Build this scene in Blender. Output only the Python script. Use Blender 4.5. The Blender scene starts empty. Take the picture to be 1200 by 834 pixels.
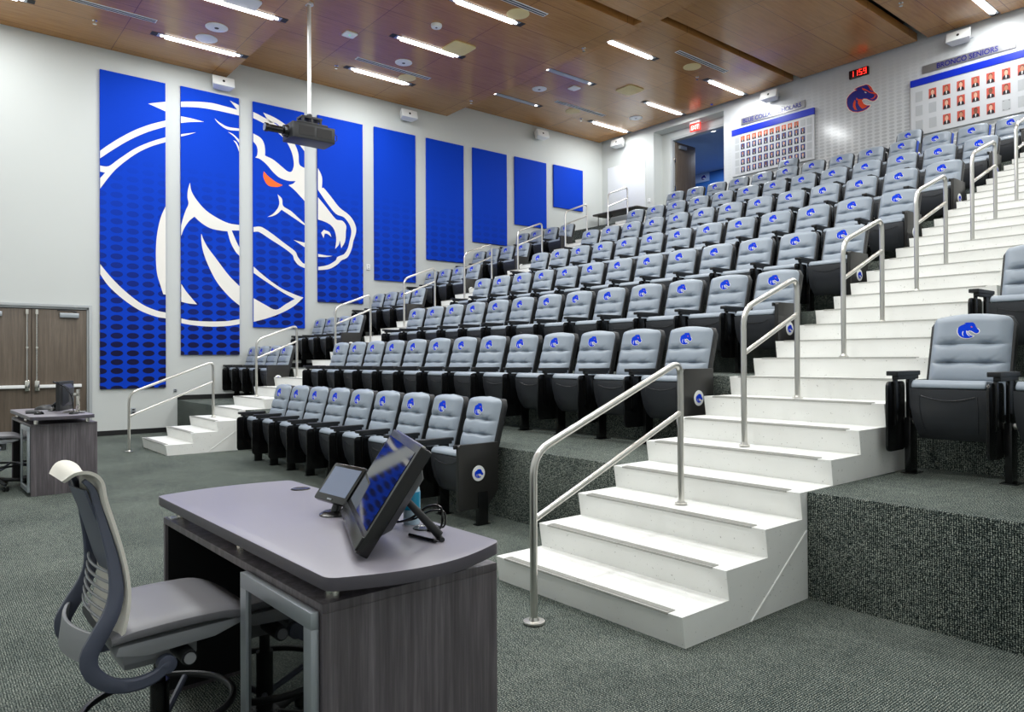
import bpy, bmesh, math, random
from mathutils import Vector, Matrix
random.seed(7)
SC = bpy.context.scene
COL = SC.collection
PI = math.pi
ORD = ['first','second','third','fourth','fifth','sixth','seventh','eighth','ninth','tenth','eleventh','twelfth','thirteenth']
# ------------------------------------------------------------------ materials
def lin(c):
    c = c/255.0
    return c/12.92 if c <= 0.04045 else ((c+0.055)/1.055)**2.4
def rgb(r, g, b): return (lin(r), lin(g), lin(b), 1.0)
class NT:
    def __init__(s, name):
        s.m = bpy.data.materials.new(name); s.m.use_nodes = True
        s.t = s.m.node_tree; s.b = s.t.nodes['Principled BSDF']; s.out = s.t.nodes['Material Output']
    def n(s, kind, **kw):
        nd = s.t.nodes.new(kind)
        for k, v in kw.items():
            if k.startswith('i_'): nd.inputs[k[2:].replace('_', ' ')].default_value = v
            else: setattr(nd, k, v)
        return nd
    def l(s, a, b): s.t.links.new(a, b)
    def math(s, op, a, b=None, c=None, clamp=False):
        nd = s.n('ShaderNodeMath', operation=op, use_clamp=clamp)
        for i, v in enumerate((a, b, c)):
            if v is None: continue
            if isinstance(v, (int, float)): nd.inputs[i].default_value = v
            else: s.l(v, nd.inputs[i])
        return nd.outputs[0]
    def mix(s, f, a, b):
        nd = s.n('ShaderNodeMix', data_type='RGBA')
        for i, v in ((0, f), (6, a), (7, b)):
            if isinstance(v, (int, float, tuple)): nd.inputs[i].default_value = v
            else: s.l(v, nd.inputs[i])
        return nd.outputs[2]
    def pos(s): return s.n('ShaderNodeNewGeometry').outputs['Position']
    def xyz(s, v=None):
        nd = s.n('ShaderNodeSeparateXYZ'); s.l(v if v is not None else s.pos(), nd.inputs[0]); return nd.outputs
    def obj(s): return s.n('ShaderNodeTexCoord').outputs['Object']
    def map(s, v, sc):
        nd = s.n('ShaderNodeMapping'); s.l(v, nd.inputs[0]); nd.inputs['Scale'].default_value = sc; return nd.outputs[0]
    def noise(s, v, scale, detail=3.0, rough=0.55):
        nd = s.n('ShaderNodeTexNoise'); s.l(v, nd.inputs['Vector']); nd.inputs['Scale'].default_value = scale
        nd.inputs['Detail'].default_value = detail; nd.inputs['Roughness'].default_value = rough; return nd.outputs['Fac']
    def ramp(s, f, stops):
        nd = s.n('ShaderNodeValToRGB'); e = nd.color_ramp.elements
        while len(e) < len(stops): e.new(0.5)
        for i, (p, c) in enumerate(stops): e[i].position = p; e[i].color = c
        s.l(f, nd.inputs[0]); return nd.outputs[0]
    def col(s, v): s.l(v, s.b.inputs['Base Color'])
    def bump(s, h, strength=0.3, dist=0.01):
        nd = s.n('ShaderNodeBump'); nd.inputs['Strength'].default_value = strength; nd.inputs['Distance'].default_value = dist
        s.l(h, nd.inputs['Height']); s.l(nd.outputs[0], s.b.inputs['Normal'])
def pr(name, c, rough=0.5, metal=0.0, spec=0.5, emit=None, es=0.0, coat=0.0, var=0.05, vscale=6.0):
    k = NT(name); b = k.b
    b.inputs['Roughness'].default_value = rough; b.inputs['Metallic'].default_value = metal
    b.inputs['Specular IOR Level'].default_value = spec; b.inputs['Coat Weight'].default_value = coat
    if var:
        f = k.noise(k.obj(), vscale)
        d = tuple(x*(1-var) for x in c[:3])+(1,); u = tuple(min(1, x*(1+var)) for x in c[:3])+(1,)
        k.col(k.mix(f, d, u))
    else: b.inputs['Base Color'].default_value = c
    if emit: b.inputs['Emission Color'].default_value = emit; b.inputs['Emission Strength'].default_value = es
    return k.m
M = {}
def carpet():
    k = NT('carpet'); p = k.pos(); x, y, z = k.xyz(p)
    f1 = k.noise(k.map(p, (210, 150, 150)), 1.0, 1.0, 0.5)
    f2 = k.noise(p, 14.0, 3.0); f3 = k.noise(p, 1.1, 2.0)
    rib = k.math('SINE', k.math('MULTIPLY', x, 2*PI/0.012))
    rib2 = k.math('SINE', k.math('MULTIPLY', k.math('ADD', y, z), 2*PI/0.011))
    h = k.math('ADD', k.math('MULTIPLY', rib, 0.085), k.math('MULTIPLY', rib2, 0.06))
    f = k.math('ADD', k.math('ADD', f1, h), k.math('MULTIPLY', k.math('SUBTRACT', f2, 0.5), 0.10))
    f = k.math('ADD', f, k.math('MULTIPLY', k.math('SUBTRACT', f3, 0.5), 0.12))
    c = k.ramp(f, [(0.36, rgb(20, 26, 25)), (0.5, rgb(62, 71, 69)), (0.61, rgb(114, 122, 116)), (0.73, rgb(186, 190, 178))])
    k.col(c); k.b.inputs['Roughness'].default_value = 0.95; k.b.inputs['Specular IOR Level'].default_value = 0.1
    k.bump(f, 0.5, 0.006); return k.m
M['carpet'] = carpet()
def concrete():
    k = NT('pale_concrete'); p = k.pos()
    f = k.noise(p, 2.2, 4.0); g = k.noise(p, 55.0, 2.0, 0.6)
    c = k.mix(f, rgb(234, 234, 230), rgb(247, 247, 244))
    pit = k.math('GREATER_THAN', g, 0.71)
    k.col(k.mix(k.math('MULTIPLY', pit, 0.55), c, rgb(120, 116, 106)))
    k.b.inputs['Roughness'].default_value = 0.6; k.bump(k.math('MULTIPLY', pit, -1.0), 0.3, 0.003); return k.m
M['concrete'] = concrete()
def ceiling_wood():
    k = NT('ceiling_wood'); p = k.pos(); x, y, z = k.xyz(p)
    cv = k.n('ShaderNodeCombineXYZ'); k.l(y, cv.inputs[0]); k.l(x, cv.inputs[1])
    br = k.n('ShaderNodeTexBrick'); k.l(cv.outputs[0], br.inputs['Vector'])
    br.inputs['Scale'].default_value = 1.0; br.inputs['Brick Width'].default_value = 1.95; br.inputs['Row Height'].default_value = 1.02
    br.inputs['Mortar Size'].default_value = 0.006; br.offset = 0.0
    br.inputs['Color1'].default_value = (0.35, 0.35, 0.35, 1); br.inputs['Color2'].default_value = (0.7, 0.7, 0.7, 1); br.inputs['Mortar'].default_value = (0, 0, 0, 1)
    g = k.noise(k.map(p, (14, 0.9, 14)), 1.6, 5.0, 0.6)
    c = k.ramp(g, [(0.25, rgb(178, 124, 68)), (0.5, rgb(197, 141, 80)), (0.8, rgb(212, 158, 94))])
    tone = k.mix(br.outputs['Color'], rgb(205, 205, 205), rgb(255, 255, 255))
    mm = k.n('ShaderNodeMix', data_type='RGBA', blend_type='MULTIPLY'); mm.inputs[0].default_value = 1.0
    k.l(c, mm.inputs[6]); k.l(tone, mm.inputs[7])
    k.col(k.mix(br.outputs['Fac'], mm.outputs[2], rgb(104, 68, 42)))
    k.b.inputs['Roughness'].default_value = 0.22; k.b.inputs['Specular IOR Level'].default_value = 0.45; return k.m
M['ceil'] = ceiling_wood()
M['wall'] = pr('painted_wall', rgb(207, 210, 208), 0.6, spec=0.3, var=0.01, vscale=1.5)
def dotted_wall():
    k = NT('dotted_wall'); x, y, z = k.xyz()
    def cell(v, off, per): return k.math('SUBTRACT', k.math('FRACT', k.math('ADD', k.math('DIVIDE', v, per), off)), 0.5)
    u = k.math('MULTIPLY', cell(x, 0.2, 0.165), 0.165/0.062); w = k.math('MULTIPLY', cell(z, 0.3, 0.083), 0.083/0.032)
    d = k.math('ADD', k.math('MULTIPLY', u, u), k.math('MULTIPLY', w, w))
    ins = k.math('LESS_THAN', d, 1.0)
    fade = k.math('MULTIPLY', k.math('SUBTRACT', 8.4, z), 0.5, clamp=True)
    side = k.math('MULTIPLY', k.math('ADD', x, 8.1), 0.4, clamp=True)
    f = k.math('MULTIPLY', k.math('MULTIPLY', ins, fade), k.math('MULTIPLY', side, 0.5))
    k.col(k.mix(f, rgb(214, 216, 218), rgb(150, 153, 156)))
    k.b.inputs['Roughness'].default_value = 0.16; k.b.inputs['Specular IOR Level'].default_value = 0.6; return k.m
M['dotwall'] = dotted_wall()
def blue_fabric():
    k = NT('blue_dotted_panel'); x, y, z = k.xyz()
    def cell(v, org, per): return k.math('SUBTRACT', k.math('FRACT', k.math('ADD', k.math('DIVIDE', k.math('SUBTRACT', v, org), per), 20.5)), 0.5)
    u = k.math('MULTIPLY', cell(y, 0.095, 0.2915), 0.2915/0.112); w = k.math('MULTIPLY', cell(z, 1.112, 0.1765), 0.1765/0.060)
    ins = k.math('LESS_THAN', k.math('ADD', k.math('MULTIPLY', u, u), k.math('MULTIPLY', w, w)), 1.0)
    fade = k.math('DIVIDE', k.math('SUBTRACT', 5.7, z), 4.0, clamp=True)
    base = k.mix(k.noise(k.map(k.pos(), (300, 300, 300)), 1.0, 1.0), rgb(0, 56, 186), rgb(3, 66, 204))
    k.col(k.mix(k.math('MULTIPLY', ins, k.math('MULTIPLY', fade, 0.97)), base, rgb(20, 18, 50)))
    k.b.inputs['Roughness'].default_value = 0.75; k.b.inputs['Specular IOR Level'].default_value = 0.15; return k.m
M['blue'] = blue_fabric()
M['markwhite'] = pr('emblem_white', rgb(240, 236, 230), 0.7, spec=0.2, var=0.01)
M['markorange'] = pr('emblem_orange', rgb(250, 105, 20), 0.6, var=0.02)
M['logoblue'] = pr('logo_blue', rgb(0, 60, 214), 0.6, spec=0.1, var=0.02)
M['logonavy'] = pr('logo_navy', rgb(24, 26, 132), 0.4, var=0.02)
M['logoorange'] = pr('logo_red_orange', rgb(232, 70, 24), 0.4, var=0.02)
M['leather'] = pr('grey_leather', rgb(152, 162, 174), 0.34, spec=0.5, var=0.03, vscale=9)
M['black'] = pr('black_plastic', rgb(28, 29, 31), 0.42, var=0.05)
M['pan'] = pr('black_seat_pan', rgb(50, 52, 57), 0.38, var=0.05)
M['gloss'] = pr('gloss_black', rgb(12, 12, 13), 0.22, var=0.05)
M['endpanel'] = pr('black_laminate', rgb(36, 35, 34), 0.3, var=0.12, vscale=3)
M['steel'] = pr('brushed_steel', rgb(214, 212, 206), 0.3, metal=1.0, var=0.04)
M['chrome'] = pr('chrome', rgb(215, 212, 205), 0.12, metal=1.0, var=0.02)
M['alu'] = pr('silver_aluminium', rgb(176, 182, 188), 0.35, metal=0.7, var=0.03)
M['strip'] = pr('grip_strip', rgb(178, 177, 172), 0.5, metal=0.2, var=0.25, vscale=90)
M['basebd'] = pr('black_rubber_base', rgb(22, 23, 24), 0.5)
M['frame'] = pr('grey_door_frame', rgb(176, 180, 182), 0.45, var=0.02)
def wood(name, a, b, c, axis):
    k = NT(name); sc = [26, 26, 26]; sc[axis] = 1.1
    g = k.noise(k.map(k.obj(), tuple(sc)), 1.0, 6.0, 0.65); g2 = k.noise(k.map(k.obj(), tuple(v*5 for v in sc)), 1.0, 2.0)
    f = k.math('ADD', k.math('MULTIPLY', g, 0.75), k.math('MULTIPLY', g2, 0.25))
    k.col(k.ramp(f, [(0.3, a), (0.5, b), (0.7, c)])); k.b.inputs['Roughness'].default_value = 0.45; return k.m
M['deskwood'] = wood('grey_woodgrain', rgb(70, 65, 68), rgb(98, 92, 96), rgb(134, 127, 132), 2)
M['doorwood'] = wood('brown_grey_door_veneer', rgb(82, 72, 62), rgb(100, 88, 76), rgb(116, 104, 92), 2)
M['desktop'] = pr('mauve_grey_laminate', rgb(141, 137, 147), 0.34, var=0.02)
M['deskedge'] = pr('dark_edge_banding', rgb(84, 80, 88), 0.4)
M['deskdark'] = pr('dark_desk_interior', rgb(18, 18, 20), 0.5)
def glass():
    k = NT('smoked_glass'); k.b.inputs['Base Color'].default_value = rgb(8, 9, 9)
    k.b.inputs['Roughness'].default_value = 0.03; k.b.inputs['Specular IOR Level'].default_value = 0.9
    k.l(k.mix(k.noise(k.obj(), 3.0), rgb(6, 7, 7), rgb(9, 10, 10)), k.b.inputs['Base Color']); return k.m
M['glass'] = glass()
M['cream'] = pr('cream_knit', rgb(232, 228, 218), 0.85, spec=0.2, var=0.04, vscale=300)
M['chairgrey'] = pr('slate_grey_frame', rgb(84, 89, 106), 0.38, var=0.04)
M['chairlight'] = pr('light_grey_plastic', rgb(150, 152, 156), 0.4, var=0.03)
M['chairseat'] = pr('grey_vinyl_seat', rgb(116, 115, 120), 0.42, var=0.04)
M['white'] = pr('white_plastic', rgb(243, 244, 243), 0.4, var=0.01)
M['slot'] = pr('dark_slot', rgb(24, 22, 22), 0.6)
M['beige'] = pr('beige_grille', rgb(236, 216, 160), 0.7)
M['plenum'] = pr('dark_plenum', rgb(40, 42, 40), 0.9)
M['tube'] = pr('lit_tube', rgb(255, 252, 245), 0.5, emit=(1, 0.98, 0.95, 1), es=5.0, var=0)
M['spot'] = pr('lit_spot', rgb(255, 245, 235), 0.5, emit=(1, 0.93, 0.88, 1), es=6.0, var=0)
M['tubeoff'] = pr('unlit_tube', rgb(190, 196, 200), 0.4)
M['screen'] = pr('dark_screen', rgb(16, 18, 24), 0.04, spec=0.8)
M['lcd'] = pr('grey_lcd', rgb(120, 130, 152), 0.25, emit=rgb(120, 132, 158), es=0.06, var=0.02)
M['red'] = pr('lit_red', rgb(255, 40, 30), 0.5, emit=(1, 0.03, 0.02, 1), es=3.0, var=0)
M['exitred'] = pr('lit_exit_red', rgb(230, 40, 30), 0.4, emit=(1, 0.04, 0.025, 1), es=1.2, var=0)
M['exitwhite'] = pr('lit_exit_letters', rgb(255, 220, 210), 0.4, emit=(1, 0.75, 0.65, 1), es=0.8, var=0)
M['clockbody'] = pr('dark_red_clock', rgb(48, 8, 10), 0.3)
M['plaque'] = pr('brushed_plaque', rgb(150, 150, 152), 0.3, metal=0.6, var=0.08, vscale=30)
M['board'] = pr('pale_board', rgb(206, 208, 212), 0.4, var=0.01)
M['slotgrey'] = pr('empty_slot_grey', rgb(184, 187, 190), 0.5)
M['barblue'] = pr('bar_blue', rgb(8, 44, 190), 0.3, var=0.02)
M['cardorange'] = pr('card_orange', rgb(214, 92, 56), 0.5)
M['cardred'] = pr('card_red', rgb(198, 82, 66), 0.5)
M['cardblue'] = pr('card_blue', rgb(52, 60, 128), 0.5)
M['suit'] = pr('dark_suit', rgb(34, 30, 36), 0.7)
M['shirt'] = pr('white_shirt', rgb(236, 234, 234), 0.7)
M['skin'] = [pr('printed_skin_%s' % n, c, 0.6) for n, c in (('pale', rgb(222, 176, 150)), ('tan', rgb(188, 134, 104)), ('brown', rgb(122, 80, 60)))]
M['hair'] = pr('dark_hair', rgb(52, 36, 30), 0.7)
M['hallblue'] = pr('hall_blue_wall', rgb(40, 96, 168), 0.6)
M['hallceil'] = pr('hall_ceiling', rgb(150, 170, 205), 0.7)
M['bottle'] = pr('turquoise_label', rgb(30, 150, 190), 0.3)
M['clear'] = pr('clear_plastic', rgb(190, 215, 230), 0.1, var=0.02)
M['whiteboard'] = pr('pale_board_panel', rgb(232, 234, 238), 0.3, var=0.01)
M['poleWhite'] = pr('white_painted_pole', rgb(240, 240, 240), 0.35, var=0.01)
M['tabletop'] = pr('dark_folding_tabletop', rgb(70, 66, 58), 0.5)
M['turq'] = pr('chair_blue_side', rgb(30, 80, 200), 0.5)
# ------------------------------------------------------------------ mesh builder
class MB:
    def __init__(s): s.v = []; s.f = []; s.mi = []; s.cur = 0
    def m(s, i): s.cur = i; return s
    def add(s, vs, fs):
        o = len(s.v); s.v += [tuple(v) for v in vs]
        for f in fs: s.f.append([o+i for i in f]); s.mi.append(s.cur)
        return s
    def box(s, x0, x1, y0, y1, z0, z1):
        v = [(x, y, z) for z in (z0, z1) for y in (y0, y1) for x in (x0, x1)]
        return s.add(v, [(0, 2, 3, 1), (4, 5, 7, 6), (0, 1, 5, 4), (2, 6, 7, 3), (0, 4, 6, 2), (1, 3, 7, 5)])
    def cbox(s, c, d): return s.box(c[0]-d[0]/2, c[0]+d[0]/2, c[1]-d[1]/2, c[1]+d[1]/2, c[2]-d[2]/2, c[2]+d[2]/2)
    def prism(s, poly, axis, a, b):
        # poly: 2D points in the two other axes (in xyz order), extruded along axis from a to b
        def P(p, d): q = list(p); q.insert(axis, d); return tuple(q)
        n = len(poly); v = [P(p, a) for p in poly]+[P(p, b) for p in poly]
        fs = [list(range(n))[::-1], [n+i for i in range(n)]]+[(i, (i+1) % n, n+(i+1) % n, n+i) for i in range(n)]
        return s.add(v, fs)
    def rings(s, rs, closed=True, cap=True):
        n = len(rs[0]); v = [p for r in rs for p in r]; fs = []
        for i in range(len(rs)-1):
            for j in range(n if closed else n-1):
                k = (j+1) % n; fs.append((i*n+j, i*n+k, (i+1)*n+k, (i+1)*n+j))
        if cap and closed: fs += [list(range(n))[::-1], [(len(rs)-1)*n+j for j in range(n)]]
        return s.add(v, fs)
    def cyl(s, p0, p1, r0, r1=None, n=14): return s.tube([p0, p1], [r0, r1 if r1 is not None else r0], n)
    def tube(s, pts, r, n=10, loop=False):
        pts = [Vector(p) for p in pts]; rs = []; N = len(pts); up = None
        for i, p in enumerate(pts):
            a = pts[i-1] if (i or loop) else p; b = pts[(i+1) % N] if (i < N-1 or loop) else p
            t = (b-a).normalized()
            if up is None: up = t.orthogonal().normalized()
            up = (up-t*up.dot(t))
            up = up.normalized() if up.length > 1e-6 else t.orthogonal().normalized()
            w = t.cross(up); rr = r[i] if isinstance(r, (list, tuple)) else r
            rs.append([tuple(p+rr*(math.cos(2*PI*k/n)*up+math.sin(2*PI*k/n)*w)) for k in range(n)])
        if loop: rs.append(rs[0]); return s.rings(rs, True, False)
        return s.rings(rs)
    def lathe(s, prof, c=(0, 0, 0), n=20, axis=2):
        rs = []
        for r, h in prof:
            ring = []
            for k in range(n):
                a = 2*PI*k/n; q = [r*math.cos(a), r*math.sin(a)]; q.insert(axis, h)
                ring.append((c[0]+q[0], c[1]+q[1], c[2]+q[2]))
            rs.append(ring)
        return s.rings(rs)
    def build(s, name, mats, parent=None, loc=None, bevel=0.0, seg=2, smooth=True, mat=None):
        me = bpy.data.meshes.new(name)
        v = s.v if mat is None else [tuple(mat @ Vector(p)) for p in s.v]
        me.from_pydata(v, [], s.f)
        if not isinstance(mats, (list, tuple)): mats = [mats]
        for m in mats: me.materials.append(m)
        me.polygons.foreach_set('material_index', s.mi)
        bm = bmesh.new(); bm.from_mesh(me)
        bmesh.ops.recalc_face_normals(bm, faces=bm.faces[:])
        if bevel:
            es = [e for e in bm.edges if len(e.link_faces) == 2 and e.calc_face_angle(0) > 0.6]
            bmesh.ops.bevel(bm, geom=es, offset=bevel, segments=seg, affect='EDGES', profile=0.6, clamp_overlap=True)
        bm.to_mesh(me); bm.free()
        if smooth:
            me.shade_smooth() if hasattr(me, 'shade_smooth') else None
            me.set_sharp_from_angle(angle=math.radians(36))
        o = bpy.data.objects.new(name, me); COL.objects.link(o)
        if parent is not None: o.parent = parent
        if loc is not None: o.location = loc
        return o
def thing(name, label, cat, loc=(0, 0, 0), rz=0.0, group=None):
    o = bpy.data.objects.new(name, None); COL.objects.link(o); o.empty_display_size = 0.1
    o.location = loc; o.rotation_euler = (0, 0, rz); return tag(o, label, cat, group)
def tag(o, label, cat, group=None):
    o['label'] = label; o['category'] = cat
    if group: o['group'] = group
    return o
def struct(o, label=None):
    o['kind'] = 'structure'
    if label: o['label'] = label
    return o
def dup(root, loc, label, rz=None, group=None, skip=()):
    r = root.copy(); COL.objects.link(r); r.location = loc; r['label'] = label
    if rz is not None: r.rotation_euler = (0, 0, rz)
    if group: r['group'] = group
    def rec(src, dst):
        for ch in list(src.children):
            if any(ch.name.startswith(k) for k in skip): continue
            c = ch.copy(); COL.objects.link(c); c.parent = dst; rec(ch, c)
    rec(root, r); return r
def smooth_poly(pts, sub=4, lim=58):
    n = len(pts); sharp = []
    for i in range(n):
        a, b, c = pts[i-1], pts[i], pts[(i+1) % n]
        d1 = math.atan2(b[1]-a[1], b[0]-a[0]); d2 = math.atan2(c[1]-b[1], c[0]-b[0])
        t = abs((d2-d1+PI) % (2*PI)-PI); sharp.append(math.degrees(t) > lim)
    out = []
    for i in range(n):
        p0, p1, p2, p3 = pts[i-1], pts[i], pts[(i+1) % n], pts[(i+2) % n]
        m1 = ((p2[0]-p0[0])/2, (p2[1]-p0[1])/2) if not sharp[i] else (p2[0]-p1[0], p2[1]-p1[1])
        m2 = ((p3[0]-p1[0])/2, (p3[1]-p1[1])/2) if not sharp[(i+1) % n] else (p2[0]-p1[0], p2[1]-p1[1])
        L = math.dist(p1, p2)
        def cl(m):
            d = math.hypot(*m); return m if d <= L*1.2 or d == 0 else (m[0]*L*1.2/d, m[1]*L*1.2/d)
        m1, m2 = cl(m1), cl(m2)
        for k in range(sub):
            t = k/sub; h00 = 2*t**3-3*t*t+1; h10 = t**3-2*t*t+t; h01 = -2*t**3+3*t*t; h11 = t**3-t*t
            out.append((h00*p1[0]+h10*m1[0]+h01*p2[0]+h11*m2[0], h00*p1[1]+h10*m1[1]+h01*p2[1]+h11*m2[1]))
    return out
def area(poly): return 0.5*sum(poly[i-1][0]*poly[i][1]-poly[i][0]*poly[i-1][1] for i in range(len(poly)))
def inset(poly, d):
    n = len(poly); s = 1 if area(poly) > 0 else -1; out = []
    for i in range(n):
        a, b, c = poly[i-1], poly[i], poly[(i+1) % n]
        def nr(p, q):
            L = math.hypot(q[0]-p[0], q[1]-p[1]) or 1; return (-(q[1]-p[1])/L*s, (q[0]-p[0])/L*s)
        n1, n2 = nr(a, b), nr(b, c); mx, my = n1[0]+n2[0], n1[1]+n2[1]; L = math.hypot(mx, my) or 1
        k = d/max(0.45, L/2); out.append((b[0]+mx/L*k, b[1]+my/L*k))
    return out
def fillet(poly, r, n=5):
    out = []
    for i in range(len(poly)):
        a, b, c = Vector(poly[i-1]), Vector(poly[i]), Vector(poly[(i+1) % len(poly)])
        u = (a-b).normalized(); w = (c-b).normalized(); d = min(r, (a-b).length/2.05, (c-b).length/2.05)
        p, q = b+u*d, b+w*d
        for k in range(n+1):
            t = k/n; out.append(tuple((1-t)**2*p+2*t*(1-t)*b+t*t*q))
    return out
def text_mesh(name, txt, mat, parent, width, height, place, depth=0.004):
    cu = bpy.data.curves.new(name, 'FONT'); cu.body = txt; cu.extrude = 0.02; cu.align_x = 'CENTER'; cu.offset = 0.017
    tmp = bpy.data.objects.new('lettering_source', cu); COL.objects.link(tmp)
    bpy.context.view_layer.update()
    me = bpy.data.meshes.new_from_object(tmp.evaluated_get(bpy.context.evaluated_depsgraph_get()))
    bpy.data.objects.remove(tmp)
    xs = [v.co.x for v in me.vertices]; ys = [v.co.y for v in me.vertices]
    cx, cy = (min(xs)+max(xs))/2, (min(ys)+max(ys))/2; sx, sy = width/(max(xs)-min(xs)), height/(max(ys)-min(ys))
    for v in me.vertices: v.co = place @ Vector(((v.co.x-cx)*sx, (v.co.y-cy)*sy, v.co.z*depth/0.04))
    me.materials.clear(); me.materials.append(mat); me.name = name
    o = bpy.data.objects.new(name, me); COL.objects.link(o); o.parent = parent; return o
def wall_frame(x, y, z): # text facing -y
    return Matrix(((1, 0, 0, x), (0, 0, -1, y), (0, 1, 0, z), (0, 0, 0, 1)))
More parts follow.
